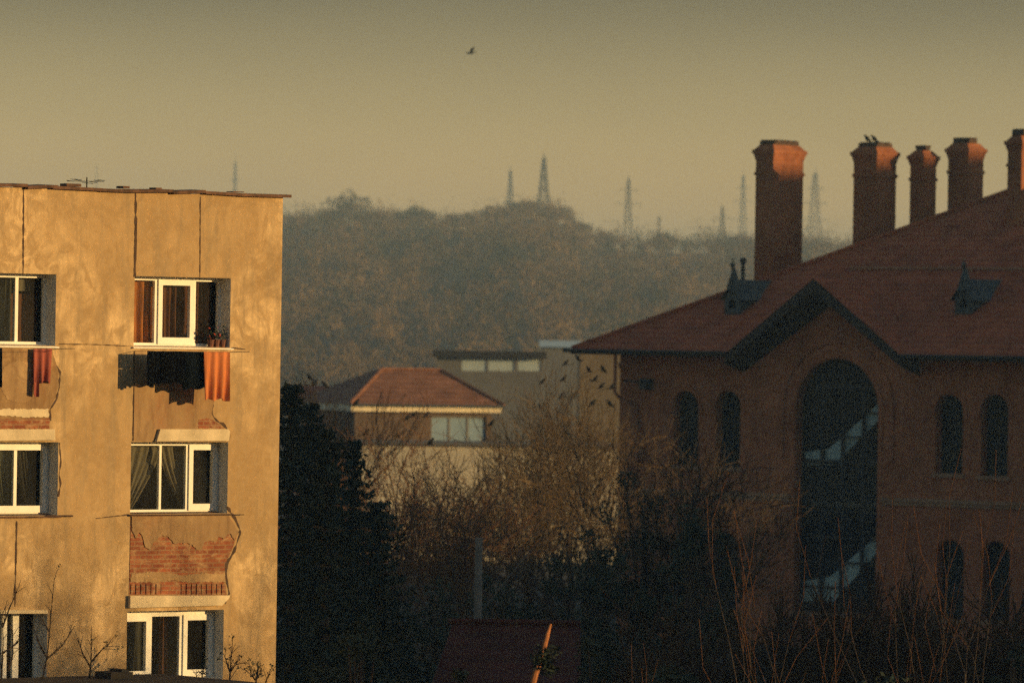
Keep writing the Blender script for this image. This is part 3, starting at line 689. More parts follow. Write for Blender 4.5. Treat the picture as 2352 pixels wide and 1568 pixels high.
# chimneys
def chimney(px0, split, px1, pcap, pcr, behind, crown=(0.2, 0.8), pots=0):
    """Brick stack standing on the hip; behind > 0 puts it on the far side of the hip line."""
    lo, hi = 0.0, RUN + 8
    for _ in range(60):
        m_ = (lo + hi) / 2; p = BH.o + BH.m @ Vector((-OL + m_ - behind, -OV + m_ + behind, 0))
        if 1176 + F * p.x / p.y < split + 4: lo = m_
        else: hi = m_
    u0, w0 = -OL + m_ - behind, -OV + m_ + behind      # near corner between the two seen faces
    p = BH.o + BH.m @ Vector((u0, w0, 0)); sc = F / p.y
    fa = (split - px0) / sc / math.cos(R(40)); fb = (px1 - split) / sc / math.sin(R(40))
    zc = HC + ((784 - pcap) + (split - 1176) * SR) / sc; zt = HC + ((784 - pcr) + (split - 1176) * SR) / sc
    x0, x1, y0, y1 = u0 - fa, u0, w0, w0 + fb
    base = ze + TP * max(0, min(m_, RUN)) - 3.5
    c_ = MB(); c_.box(x0, x1, y0, y1, base, zc - .55)
    c_.box(x0 - .05, x1 + .05, y0 - .05, y1 + .05, zc - 1.15, zc - 1.02)
    co = c_.build('chimney', M['chim'], bh)
    k = MB(); k.frustum(x0 - .002, x1 + .002, y0 - .002, y1 + .002, zc - .55, zc - .25, .08); k.box(x0 - .12, x1 + .12, y0 - .12, y1 + .12, zc - .249, zc - .1); k.frustum(x0 - .06, x1 + .06, y0 - .06, y1 + .06, zc - .099, zc + .12, -.18); k.build('cap', M['chim'], co)
    cx0, cx1 = x0 + fa * crown[0] * .4, x1 - fa * .1; cy0, cy1 = y0 + fb * crown[0], y0 + fb * crown[1]
    k = MB(); k.box(cx0, cx1, cy0, cy1, zc + .121, zt)
    n = max(2, int((cy1 - cy0) / .35))
    for i in range(n): yy_ = cy0 + (cy1 - cy0) * (i + .5) / n; k.box(cx0 - .02, cx1 + .02, yy_ - .1, yy_ + .1, zt - .06, zt + .05)
    k.build('crown', M['soot'], co)
    return BH.o + BH.m @ Vector(((cx0 + cx1) / 2, (cy0 + cy1) / 2, zt + .05)), (x0, x1, y0, y1, zc)
ch = [chimney(1727, 1766, 1839, 338, 323, 1.6, (.1, .9)), chimney(1953, 2003, 2052, 343, 328, 2.0, (.15, .9)), chimney(2082, 2110, 2143, 352, 336, 2.2, (.3, .6)), chimney(2170, 2213, 2252, 335, 318, 2.2, (.2, .7)), chimney(2306, 2336, 2420, 318, 298, -2.6, (.1, .9))]
# dormers
def dormer(px, pbase, phead, ptip, wpx):
    b_ = on_slope(px, pbase); p = BH.o + BH.m @ b_; sc = F / p.y; wd = wpx / sc / math.cos(R(40)); zb_ = b_.z; zh = zb_ + (pbase - phead) / sc; zt = zb_ + (pbase - ptip) / sc
    e_ = MB(); cx = b_.x; y0 = b_.y; h = wd / 2; n = 10
    yb2 = (zh + .5 - ze) / TP - OV
    hole = [(cx - h * .45, zb_ + .25)] + [(cx - h * .45 * math.cos(math.pi * i / n), zh - .35 + h * .8 * math.sin(math.pi * i / n)) for i in range(n + 1)] + [(cx + h * .45, zb_ + .25)]
    front = [(cx - h, zb_ - .1), (cx + h, zb_ - .1), (cx + h, zh), (cx + h * .55, zh + .3), (cx, zh + .68), (cx - h * .55, zh + .3), (cx - h, zh)]
    e_.holed(front, [hole], y0, y0 + .3)
    e_.poly([(cx + h, y0, zb_ - .1), (cx + h, yb2, zb_ - .1), (cx + h, yb2, zh), (cx + h, y0, zh)]); e_.poly([(cx - h, yb2, zb_ - .1), (cx - h, y0, zb_ - .1), (cx - h, y0, zh), (cx - h, yb2, zh)])
    do = e_.build('dormer', M['zinc'], bh)
    r_ = MB(); yb3 = (zh + .6 - ze) / TP - OV
    prof = [(cx - h - .15, zh - .1), (cx - h * .5, zh + .35), (cx, zh + .75), (cx + h * .5, zh + .35), (cx + h + .15, zh - .1)]
    for (xa, za), (xb, zb2) in zip(prof, prof[1:]): r_.poly([(xa, y0 - .15, za), (xb, y0 - .15, zb2), (xb, yb3 + .4, zb2), (xa, yb3 + .4, za)])
    r_.build('dormer_roof', M['zinc'], do)
    s_ = MB(); s_.tube([(cx, y0 + .1, zh + .3), (cx, y0 + .1, zh + .75), (cx, y0 + .1, zh + 1.1), (cx, y0, zt - .3)], [h * .8, h * .5, h * .24, .06], 8); s_.sphere((cx, y0, zt - .2), .11, 8, 6); s_.tube([(cx, y0, zt - .1), (cx, y0, zt + .08)], .03, 5); s_.build('finial', M['zinc'], do)
    MB().plate(hole, y0 + .28, y0 + .3).build('louvre', M['wood'], do)
dormer(1681, 722, 684, 597, 34); dormer(2212, 722, 684, 597, 36)
fn = on_slope(1716, 640); k = MB(); k.tube([(fn.x - 1, fn.y + 1, fn.z - .3), (fn.x - 1, fn.y + 1, fn.z + .65)], .08, 6); k.sphere((fn.x - 1, fn.y + 1, fn.z + .75), .15, 6, 5); k.build('vent', M['iron'], bh)

# ------------------------------------------------------------------ unseen block added off to the right, stepped to shade hall and trees
S2 = Vector((SD.x, SD.y, 0)).normalized(); N2 = Vector((-S2.y, S2.x, 0))
sb = empty('shade_block', (0, 0, 0), math.atan2(N2.y, N2.x), 'unseen stepped block added off to the right to shade the hall and trees', 'apartment building')
m = MB(); r = MB()                        # own x runs square to the sun's bearing, own -y towards the sun
for p0, p1, zt in ((12, 69, 24.0), (100, 150, 24.5), (150, 161.5, 21.5), (161.5, 200, 18.6), (200, 235.4, 28.5), (235.4, 275, 33.2)):
    m.box(p0 + .01, p1 - .01, -72, -60, 0, zt); r.box(p0 + .02, p1 - .02, -72.2, -59.8, zt + .004, zt + .35)
m.build('wall', M['greywall'], sb); r.build('roof', M['tar'], sb)

# ------------------------------------------------------------------ houses between
def boxhouse(name, px0, px1, pytop, Y, dep, wallm, label, cat='house', rot=0.0):
    fr = Frame(px0, pytop, Y, rot); o = empty(name, fr.o, fr.a, label, cat)
    x1, _ = fr.on(px1, pytop); z1 = fr.on((px0 + px1) / 2, pytop)[1]
    return fr, o, x1, z1
# orange-roofed house, a corner towards the camera
fr = Frame(807, 940, 326, R(22)); ho = empty('orange_roofed_house', fr.o, fr.a, 'small brown house with orange hipped roof beyond the bare trees', 'house')
x1, z1 = fr.on(1152, 942); z1 = fr.on(807, 940)[1]; DP = 9.6
wl = MB(); wx0, wx1 = fr.on(998, 985)[0], fr.on(1125, 985)[0]; wz0, wz1 = fr.on(1060, 1022)[1], fr.on(1060, 956)[1]
wl.holed([(0.4, 0), (x1 - .4, 0), (x1 - .4, z1), (0.4, z1)], [[(wx0, wz0), (wx1, wz0), (wx1, wz1), (wx0, wz1)]], .5, .7)
wl.box(0.45, x1 - .45, 1.2, DP - .5, 0, z1); wl.poly([(.4, .5, 0), (.4, .5, z1), (.4, DP - .5, z1), (.4, DP - .5, 0)]); wl.poly([(x1 - .4, .5, 0), (x1 - .4, 1.3, 0), (x1 - .4, 1.3, z1), (x1 - .4, .5, z1)]); wl.build('wall', M['brownwall'], ho)
f = MB()
for i in range(4): xx = wx0 + (wx1 - wx0) * i / 3; f.box(xx - .06, xx + .06, .60, .70, wz0, wz1)
f.box(wx0, wx1, .605, .695, wz1 - .1, wz1); f.box(wx0, wx1, .605, .695, wz0, wz0 + .1)
fo = f.build('window', M['greywall'], ho); MB().box(wx0, wx1, .64, .66, wz0, wz1).build('pane', M['blueglass'], fo)
MB().box(0, x1, 0, DP, z1 - .1, z1 + .30).build('cornice', M['cream'], ho)
e0 = z1 + .304; zt = fr.on(880, 849, 4.8)[1]
c4 = [(-.1, -.1), (x1 + .1, -.1), (x1 + .1, DP + .1), (-.1, DP + .1)]; ridge = [(fr.on(878, 849, 4.3)[0], 4.3), (fr.on(1012, 851, 4.3)[0], 4.3), (fr.on(1012, 851, 5.3)[0], 5.3), (fr.on(878, 849, 4.3)[0], 5.3)]
rf = MB()
for i in range(4): k = (i + 1) % 4; rf.poly([V3(c4[i], e0), V3(c4[k], e0), V3(ridge[k], zt), V3(ridge[i], zt)])
rf.poly([V3(p_, zt) for p_ in ridge]); rfo = rf.build('roof', M['tile2'], ho)
hp = MB(); hp.tube([V3(c4[0], e0 + .05), V3(ridge[0], zt + .05)], .09, 5); hp.tube([V3(ridge[0], zt + .05), V3(ridge[1], zt + .05)], .09, 5); hp.tube([V3(ridge[1], zt + .05), V3(c4[1], e0 + .05)], .09, 5); hp.build('ridge_tiles', M['tile2'], rfo)
k = MB(); k.tube([(-.05, -.18, e0 - .05), (x1 + .05, -.18, e0 - .05)], .07, 6); k.build('gutter', M['zinc'], ho)
# cream building in front of it
fr, ho, x1, z1 = boxhouse('cream_annex', 818, 1428, 1024, 318, 6, None, 'long low cream-walled building glimpsed through the bare trees')
wl = MB(); holes = []
wl.holed([(0, 0), (x1, 0), (x1, z1), (0, z1)], holes, 0, .2); wl.poly([(0, 0, 0), (0, 0, z1), (0, 6, z1), (0, 6, 0)]); wl.poly([(x1, 0, 0), (x1, 6, 0), (x1, 6, z1), (x1, 0, z1)]); wl.build('wall', M['cream'], ho)
MB().box(-.15, x1 + .15, -.2, 6.2, z1 + .004, z1 + .16).build('roof', M['greywall'], ho)
for h in holes:
    f = MB(); f.box(h[0][0], h[1][0], .1, .16, h[0][1], h[2][1]); f.build('window', M['iron'], ho)
# flat building with a band of bright windows
fr, ho, x1, z1 = boxhouse('flat_roofed_building', 1003, 1246, 822, 460, 10, None, 'grey flat-roofed building with one bright band of three windows', 'building')
wl = MB(); hs = []
for pa, pb in ((1061, 1117), (1122, 1181), (1190, 1242)):
    xa, za = fr.on(pa, 851); xb, zb2 = fr.on(pb, 825); hs.append([(xa, za), (xb, za), (xb, zb2), (xa, zb2)])
wl.holed([(0, 0), (x1, 0), (x1, z1), (0, z1)], hs, 0, .25); wl.box(0, x1, .6, 10, 0, z1); wl.poly([(x1, 0, 0), (x1, .6, 0), (x1, .6, z1), (x1, 0, z1)]); wl.build('wall', M['greywall'], ho)
MB().box(-.3, x1 + .3, -.5, 10.3, z1 + .004, z1 + .55).build('roof', M['tar'], ho)
for h in hs:
    f = MB(); f.box(h[0][0], h[1][0], .04, .2, h[0][1], h[2][1]); fo = f.build('window', M['pale'], ho)
# tan block beside the hall, pale bits far off
fr, ho, x1, z1 = boxhouse('tan_block', 1332, 1480, 806, 390, 10, None, 'plain tan plastered block just left of the brick hall corner', 'building')
wl = MB(); hs = []
wl.holed([(0, 0), (x1, 0), (x1, z1), (0, z1)], hs, 0, .2); wl.poly([(0, 0, 0), (0, 0, z1), (0, 10, z1), (0, 10, 0)]); wl.poly([(x1, 0, 0), (x1, 10, 0), (x1, 10, z1), (x1, 0, z1)]); wl.build('wall', M['tanwall'], ho)
MB().box(-.2, x1 + .2, -.2, 10.2, z1 + .004, z1 + .25).build('roof', M['greywall'], ho)
for h in hs: MB().box(h[0][0], h[1][0], .14, .19, h[0][1], h[2][1]).build('window', M['iron'], ho)
fr, ho, x1, z1 = boxhouse('pale_roofed_shed', 1246, 1330, 797, 560, 8, None, 'pale roofed shed peeping out left of the brick hall eaves', 'shed')
MB().box(0, x1, 0, 8, 0, z1).build('wall', M['greywall'], ho)
k = MB(); k.poly([(-.3, -.4, z1), (x1 + .3, -.4, z1), (x1 + .3, 4, z1 + .62), (-.3, 4, z1 + .62)]).poly([(-.3, 4, z1 + .62), (x1 + .3, 4, z1 + .62), (x1 + .3, 8.4, z1), (-.3, 8.4, z1)]); k.build('roof', M['pale'], ho)
fr, ho, x1, z1 = boxhouse('white_cottage', 694, 762, 914, 370, 7, None, 'white cottage wall showing just above the dark conifers')
wl = MB(); wl.box(0, x1, 0, 7, 0, z1); wl.build('wall', M['cream'], ho)
k = MB(); k.poly([(-.3, -.5, z1 - .1), (x1 + .3, -.5, z1 - .1), (x1 + .3, 3.5, z1 + .75), (-.3, 3.5, z1 + .75)]).poly([(-.3, 3.5, z1 + .75), (x1 + .3, 3.5, z1 + .75), (x1 + .3, 7.5, z1 - .1), (-.3, 7.5, z1 - .1)]); k.build('roof', M['tile3'], ho)
# red-brown shed roof, low in the middle
fr, ho, x1, z1 = boxhouse('tiled_shed', 1000, 1300, 1640, 118, 8, None, 'brown tiled roof low between the dark evergreens', 'shed')
MB().box(0, x1, 0, 5, 0, z1).build('wall', M['brownwall'], ho)
zr2 = fr.on(1160, 1432, 3.2)[1]; xa = fr.on(1040, 1445, 3.2)[0]
k = MB(); k.poly([(-.3, -.4, z1 - .15), (x1 + .3, -.4, z1 - .15), (x1 + .3, 3.2, zr2), (xa, 3.2, zr2)]).poly([(xa, 3.2, zr2), (x1 + .3, 3.2, zr2), (x1 + .3, 6.6, z1 - .15), (-.3, 6.6, z1 - .15)]).poly([(-.3, 6.6, z1 - .15), (-.3, -.4, z1 - .15), (xa, 3.2, zr2)])
k.build('roof', M['tile3'], ho)
k = MB(); k.tube([(xa - .1, 3.2, zr2 + .03), (x1 + .3, 3.2, zr2 + .03)], .07, 6); k.build('ridge_tiles', M['tile3'], ho)
# utility pole
p0 = at(1100, 1234, 135); pl = empty('utility_pole', (p0.x, p0.y, 0), 0, 'grey concrete utility pole standing behind the brown tiled roof', 'pole')
MB().tube([(0, 0, 0), (0, 0, p0.z)], [.12, .085], 8).build('pole', M['concrete'], pl)
a, b = at(1121, 1384, 134), at(1198, 1288, 134)
gw = MB(); gw.tube([a + (a - b) * .4, a, b, b + (b - a) * .25], .012, 4); o = gw.build('guy_wire', M['concrete']); tag(o, 'thin slanting wire right of the grey concrete pole', 'wire')

# ------------------------------------------------------------------ pylons on the hill
def pylon_parts(root, H, w0, arms, body=0.10):
    tr = H * 0.03
    m = MB(); lv = [0, .18, .34, .48, .60, .70, .79, .87, .94, 1.0]; ww = [w0 * (1 - .86 * t ** .75) for t in lv]
    for i, (t, s) in enumerate(zip(lv, ww)):
        if i + 1 == len(lv): break
        z0, z1, s1 = t * H, lv[i + 1] * H, ww[i + 1]
        cs0 = [(-s, -s, z0), (s, -s, z0), (s, s, z0), (-s, s, z0)]; cs1 = [(-s1, -s1, z1), (s1, -s1, z1), (s1, s1, z1), (-s1, s1, z1)]
        for k in range(4):
            m.tube([cs0[k], cs1[k]], body * 1.5, 4); m.tube([cs0[k], cs1[(k + 1) % 4]], body * .8, 3); m.tube([cs0[(k + 1) % 4], cs1[k]], body * .8, 3); m.tube([cs1[k], cs1[(k + 1) % 4]], body * .8, 3)
    m.tube([(0, 0, H * .99), (0, 0, H * 1.06)], body * 1.3, 4)
    m.build('mast', M['steel'], root)
    for t, L in arms:
        c = MB(); z = t * H; s = w0 * (1 - .86 * t ** .75)
        for sx in (-1, 1):
            c.tube([(sx * s * .5, 0, z - .9), (sx * L, 0, z)], body, 4); c.tube([(sx * s * .5, 0, z + .5), (sx * L, 0, z)], body, 4)
            for q in (.35, .65): c.tube([(sx * L * q, 0, z - .9 * (1 - q)), (sx * L * (q + .12), 0, z + .5 * (1 - q))], body * .7, 3)
            c.tube([(sx * L * .97, 0, z), (sx * L * .97, 0, z - 1.6)], body * .8, 3)
        c.build('crossarm', M['steel'], root)
PY = [(1250, 352, 1640, 3.1, ((.60, 2.6), (.74, 2.4), (.86, 2.0)), .20, 1.35, 'thickest dark lattice pylon on the wooded hump of the hill'),
      (1173, 380, 2050, 2.6, ((.62, 2.4), (.76, 3.0)), .17, 1.2, 'slim hazy pylon just left of the thickest pylon on the hill'),
      (1444, 400, 1720, 2.3, ((.72, 4.0), (.88, 3.0)), .13, .35, 'pylon with two short arms alone right of the wooded hump'),
      (1660, 466, 1700, 1.9, ((.56, 4.2), (.82, 2.8)), .12, .3, 'low pylon with wide drooping arms nearest left of the first chimney'),
      (1708, 388, 2300, 3.0, ((.62, 4.6), (.78, 4.2), (.9, 3.2)), .13, .5, 'tall faint pylon close against the left side of the first chimney'),
      (1873, 384, 1900, 4.0, ((.56, 5.2), (.72, 4.4), (.86, 3.2)), .15, .4, 'broad faint pylon standing between the first and second chimneys'),
      (541, 356, 2600, 2.4, ((.7, 3.4), (.86, 2.6)), .14, .6, 'very faint pylon rising behind the flat roof of the ochre building')]
for px, pt, Y, w0, arms, bd, rz, lab in PY:
    p = at(px, pt, Y); zb = terrain(p.x, p.y) - .3
    r_ = empty('lattice_pylon', (p.x, p.y, zb), rz, lab, 'pylon', 'power pylons along the hill'); pylon_parts(r_, (p.z - zb) / 1.06, w0 * .8, arms, bd * .5)
for px, pt, Y, rr, lab in ((1514, 496, 1560, .34, 'short plain mast beside a tree on the low ridge'), (222, 378, 2500, .25, 'barely visible mast over the left end of the flat roof')):
    p = at(px, pt, Y); zb = terrain(p.x, p.y) - .3
    m = MB(); m.tube([(0, 0, 0), (0, 0, p.z - zb)], [rr, rr * .6], 6); m.box(-.6, .6, -.15, .15, (p.z - zb) * .9, (p.z - zb) * .9 + .25); o = m.build('radio_mast', M['steel']); o.location = (p.x, p.y, zb); tag(o, lab, 'mast')

# ------------------------------------------------------------------ plants
def rnd_dir(d, spread):
    v = Vector((random.gauss(0, 1), random.gauss(0, 1), random.gauss(0, 1)))
    return (d + v.normalized() * spread).normalized()
def bare_tree(name, loc, H, seed, twm, label, spread=.55, up=.25, levels=5, wob=.16, trunk_h=.25, r0=None, twigs=1.0, group=None, lean=(0, 0), twr=.008, kids=(3, 4), stems=1, cat='tree'):
    random.seed(seed); root = empty(name, loc, 0, label, cat, group)
    tr, tw = MB(), MB(); nodes = []
    r0 = r0 or H * .018
    def grow(p, d, L, r, lv):
        n = 3 if lv < levels - 1 else 2; pts = [p]; q = p
        for i in range(n):
            d = rnd_dir(d + Vector((0, 0, up * .35)), wob + .05 * lv); q = q + d * (L / n); pts.append(q)
        rr = [r * (1 - .5 * i / n) for i in range(n + 1)]
        (tr if lv < 3 else tw).tube(pts, [max(x, twr) for x in rr], 5 if lv < 2 else 3, cap=lv < 2)
        if lv >= 2: nodes.extend(pts[1:])
        if lv >= levels: return
        k = random.randint(*kids) if lv < levels - 1 else int(random.randint(3, 5) * twigs)
        for i in range(k):
            t = random.uniform(.35, 1); j = min(n - 1, int(t * n)); f = t * n - j; b = pts[j].lerp(pts[j + 1], f)
            grow(b, rnd_dir(d, spread * random.uniform(.7, 1.35)), L * random.uniform(.55, .8), rr[j] * .58, lv + 1)
        grow(q, rnd_dir(d, spread * .3), L * .75, rr[-1] * .85, lv + 1)
    for s_ in range(stems):
        d0 = Vector((lean[0] + (random.gauss(0, .22) if stems > 1 else 0), lean[1] + (random.gauss(0, .22) if stems > 1 else 0), 1)).normalized()
        th = H * trunk_h * (1 if stems == 1 else random.uniform(.7, 1.15))
        bs = Vector((random.gauss(0, .25), random.gauss(0, .25), 0)) if stems > 1 else Vector()
        tr.tube([bs - Vector((0, 0, .2)), bs + d0 * th * .5, bs + d0 * th], [r0 * 1.25, r0 * 1.05, r0 * .9], 7)
        for i in range(random.randint(3, 4) if stems == 1 else 2):
            grow(bs + d0 * th * random.uniform(.8, 1), rnd_dir(d0, spread * .8), H * (1 - trunk_h) * .36, r0 * .62, 1)
        grow(bs + d0 * th, d0, H * (1 - trunk_h) * .38, r0 * .75, 1)
    tr.build('trunk', M['bark'], root); c = tw.build('crown', M[twm], root)
    return root, nodes, loc, tw
def leafcards(m, c, r, n, s, droop=0.0):
    for _ in range(n):
        v = Vector((random.gauss(0, 1), random.gauss(0, 1), random.gauss(0, 1))).normalized() * random.random() ** .45
        p = Vector(c) + Vector((v.x * r[0], v.y * r[1], v.z * r[2]))
        a = Vector((random.gauss(0, 1), random.gauss(0, 1), random.gauss(0, .7) - droop)).normalized() * s * random.uniform(.6, 1.4)
        b = a.cross(Vector((random.gauss(0, 1), random.gauss(0, 1), random.gauss(0, 1)))).normalized() * s * random.uniform(.25, .5)
        m.poly([p - a, p + b, p + a, p - b])
def conifer(px, ptop, Y, wpx, seed, label, zb=0.0):
    random.seed(seed); p = at(px, ptop, Y); H = p.z; sc = F / Y; Rb = wpx / sc / 2
    root = empty('conifer', (p.x, p.y, 0), 0, label, 'tree', 'dark conifers beside the ochre building')
    MB().tube([(0, 0, -.2), (.03, 0, H * .5), (0, 0, H)], [H * .02, H * .013, .02], 7).build('trunk', M['bark'], root)
    m = MB(); z = H - .1; k = 0
    while z > H * .06:
        t = (H - z) / H; rad = Rb * (t ** .62) * random.uniform(.6, 1.15) + .15; n = 5 + int(t * 6)
        for i in range(n):
            a = i / n * 6.283 + k * .9 + random.uniform(-.3, .3); L = rad * random.choice((.4, .7, .9, 1, 1.15, 1.45)) * random.uniform(.85, 1.1)
            dx, dy = math.cos(a), math.sin(a); st = max(3, int(L / .13))
            for j in range(st):
                f = (j + .6) / st; c = Vector((dx * L * f, dy * L * f, z - L * .42 * f + .34 * L * f * f))
                leafcards(m, c, (.13 + .06 * L * f, .13 + .06 * L * f, .11), 6, .105, .6)
        z -= .2 + .22 * t * random.uniform(.8, 1.3); k += 1
    m.build('crown', M['needle'], root); return root
conifer(668, 882, 122, 300, 21, 'rounded dark conifer hard against the corner of the ochre building')
conifer(716, 926, 130, 330, 22, 'narrow-topped dark conifer second from the ochre building')
conifer(815, 1012, 136, 360, 23, 'dark conifer with a leaning outline right of the pointed one')
conifer(872, 1150, 128, 380, 24, 'lowest outer conifer of the dark clump beside the ochre building')
conifer(752, 985, 118, 340, 25, 'dark conifer in front of the clump between two pointed tips')
def evergreen(px, ptop, Y, wpx, seed, label, hfrac=.8, dens=1.0, tint='leaf'):
    random.seed(seed); p = at(px, ptop, Y); H = p.z; r = wpx / (F / Y) / 2
    root = empty('evergreen_bush', (p.x, p.y, 0), 0, label, 'bush', 'dark evergreens in the middle')
    t = MB(); t.tube([(0, 0, -.2), (.1, 0, H * .4), (0, 0, H * .8)], [.2, .14, .05], 6)
    m = MB(); n = int(46 * dens)
    for i in range(n):
        v = Vector((random.gauss(0, 1), random.gauss(0, 1), random.gauss(0, 1))).normalized() * random.uniform(.35, 1)
        c = Vector((v.x * r * .86, v.y * r * .86, H * (1 - hfrac / 2) + v.z * H * hfrac * .42)); c.z = min(c.z, H - .3)
        q = random.uniform(.14, .34) * r
        leafcards(m, c, (q, q, q * .8), int(60 * dens), .085)
        t.tube([(0, 0, H * .45), c * .6 + Vector((0, 0, H * .18)), c], [.06, .04, .02], 4, False)
    t.build('trunk', M['bark'], root); m.build('crown', M[tint], root); return root
evergreen(1480, 1020, 160, 330, 31, 'tall dark evergreen in front of the brick hall left end', .9, 1.4)
evergreen(1350, 1150, 158, 260, 32, 'dark evergreen below the bare tree full of birds', .9, 1.2)
evergreen(1600, 1110, 150, 280, 33, 'dark evergreen touching the lower arched window of the hall', .9, 1.2)
evergreen(1180, 1250, 150, 300, 34, 'dark evergreen right behind the concrete pole', .9, 1.2)
evergreen(1000, 1270, 140, 330, 35, 'wide evergreen between the conifers and the concrete pole', .9, 1.2)
evergreen(1390, 1390, 112, 330, 36, 'black evergreen mass right of the brown tiled roof', .9, 1.2)
evergreen(830, 1340, 110, 380, 37, 'low spreading evergreen at the foot of the conifers', .9, 1.2)
evergreen(1560, 1440, 105, 320, 38, 'low evergreen at the bottom edge under the hall', .9, 1.2)
evergreen(960, 1440, 104, 300, 39, 'low evergreen left of the brown tiled roof', .9, 1.0)
evergreen(1310, 1425, 106, 150, 43, 'small black evergreen at the right end of the brown tiled roof', .9, .8)
evergreen(1035, 1462, 107, 130, 44, 'small black evergreen at the left end of the brown tiled roof', .9, .8)
evergreen(1760, 1450, 100, 360, 40, 'low dark shrub under the tall arched window', .9, 1.0, 'needle')
evergreen(2120, 1440, 100, 420, 41, 'low dark shrub at the lower right behind the willow stems', .9, 1.0, 'needle')
def dbush(px, pt, Y, seed, label):
    p = at(px, pt, Y); bare_tree('dark_shrub', (p.x, p.y, 0), p.z, seed, 'darktwig', label, spread=.7, up=.5, levels=5, trunk_h=.35, r0=.06, stems=2, group='dark bare shrubs below the hall', twr=.010, kids=(3, 4), twigs=1.4, cat='shrub')
dbush(1690, 1310, 110, 71, 'dark bare shrub below the lower arched window of the hall')
dbush(1850, 1380, 108, 72, 'dark bare shrub under the foot of the tall arched window')
dbush(1985, 1350, 112, 73, 'dark bare shrub right of the tall window foot')
dbush(2100, 1320, 107, 74, 'dark bare shrub midway between tall window and right edge')
dbush(2230, 1280, 110, 75, 'dense dark bare shrub near the right edge')
dbush(2340, 1260, 106, 76, 'tall dark bare shrub cut by the right edge')
evergreen(2330, 1300, 104, 260, 42, 'taller dark shrub at the right edge below the hall', .9, 1.0, 'needle')
# bare trees in the middle
def btree(px, ptop, Y, *a, **k):
    p = at(px, ptop, Y); return bare_tree('bare_tree', (p.x, p.y, 0), p.z, *a, group='bare trees in the middle', **k)
TR = []
TR.append(btree(1320, 850, 186, 51, 'twig', 'tall tan bare tree full of birds left of the brick hall', spread=.75, twigs=1.0))
TR.append(btree(1225, 885, 192, 52, 'twig', 'bare tree with tan twigs in front of the cream wall', spread=.75, twigs=.7))
TR.append(btree(935, 950, 170, 53, 'redtwig', 'russet bare tree below the orange roof', spread=.85, twigs=1.0))
TR.append(btree(1060, 1040, 165, 54, 'redtwig', 'low russet bare tree in front of the cream wall', spread=.9, twigs=.6))
TR.append(btree(728, 872, 185, 55, 'darktwig', 'bare treetop with three birds above the conifers', spread=.5))
TR.append(btree(1395, 880, 178, 56, 'twig', 'tan bare tree touching the corner of the brick hall', spread=.7, twigs=1.2))
TR.append(btree(1140, 1010, 175, 57, 'twig', 'thin bare tree midway between russet and tan trees', spread=.8, twigs=.6))
TR.append(btree(850, 1000, 175, 58, 'redtwig', 'leaning russet bare tree right of the conifer tips', spread=.8, twigs=1.2))
TR.append(btree(1560, 985, 160, 59, 'darktwig', 'dark bare tree in front of the hall left of the tall window', spread=.8, twigs=1.0))
# willow stems lower right
def wtree(px, ptop, Y, seed, label, **k):
    p = at(px, ptop, Y); return bare_tree('bare_shrub', (p.x, p.y, 0), p.z * 1.1, seed, 'orangetwig', label, spread=.28, up=.9, levels=3, wob=.3, trunk_h=.4, r0=.032, stems=2, group='slender bare shrubs at lower right', twr=.005, kids=(0, 1), twigs=.4, cat='shrub', **k)
wtree(1960, 1120, 80, 61, 'slender bare shrub in front of the tall arched window')
wtree(2160, 1130, 78, 62, 'tallest bare shrub right of the arched window')
wtree(2260, 1120, 82, 63, 'bare shrub with reddish stems near the right edge')
wtree(1780, 1330, 84, 64, 'small bare shrub left of the tall arched window base')
wtree(2070, 1220, 76, 65, 'thin bare shrub midway among the stems at lower right')
wtree(2345, 1230, 80, 66, 'bare shrub cut by the right edge')
# shrubs before the ochre wall
def shrub(stems, Y, label, leaf=0, twm='darktwig'):
    p0 = at(stems[0][0][0], stems[0][0][1], Y); root = empty('wall_shrub', (p0.x, p0.y, 0), 0, label, 'shrub', 'bare shrubs before the ochre wall'); m = MB(); lf = MB()
    random.seed(len(label) * 3)
    q = stems[0][0]; m.tube([(0, 0, 0), (0, 0, p0.z)], [.03, .022], 5)
    for st in stems:
        pts = [at(a, b, Y + random.uniform(-.15, .15)) - Vector((p0.x, p0.y, 0)) for a, b in st]; n = len(pts)
        m.tube(pts, [.02 * (1 - .75 * i / (n - 1)) for i in range(n)], 4)
        for i in range(n - 1):
            for _ in range(5):
                b = pts[i].lerp(pts[i + 1], random.random()); d = (pts[i + 1] - pts[i]).normalized()
                e_ = b + rnd_dir(d, .7) * random.uniform(.08, .3); m.tube([b, b.lerp(e_, .5) + Vector((0, 0, .01)), e_], [.006, .005, .003], 3)
                if leaf and random.random() < leaf: leafcards(lf, e_, (.05, .05, .05), 5, .03)
    m.build('stems', M[twm], root)
    if lf.f: lf.build('leaves', M['leaf'], root)
shrub([[(97, 1560), (108, 1510), (117, 1412), (125, 1326)], [(108, 1510), (86, 1470), (82, 1450)], [(108, 1512), (143, 1482), (172, 1436)], [(113, 1450), (96, 1420)]], 93, 'tall thin bare shrub before the lower left window', .15)
shrub([[(205, 1560), (209, 1515), (210, 1440)], [(207, 1530), (190, 1500), (179, 1468)], [(209, 1520), (235, 1490), (247, 1482)]], 93.5, 'small forked bare shrub before the ochre wall', .25)
shrub([[(3, 1562), (7, 1480), (6, 1400)], [(5, 1500), (35, 1480), (48, 1466)], [(6, 1440), (20, 1400), (44, 1345)], [(20, 1540), (30, 1500), (28, 1430)]], 92.5, 'bare shrub at the left edge of the picture', .05)
shrub([[(527, 1566), (530, 1520), (534, 1475)], [(527, 1540), (514, 1500)], [(530, 1540), (545, 1520)]], 97, 'leafy shrub beside the lower right window', .7)
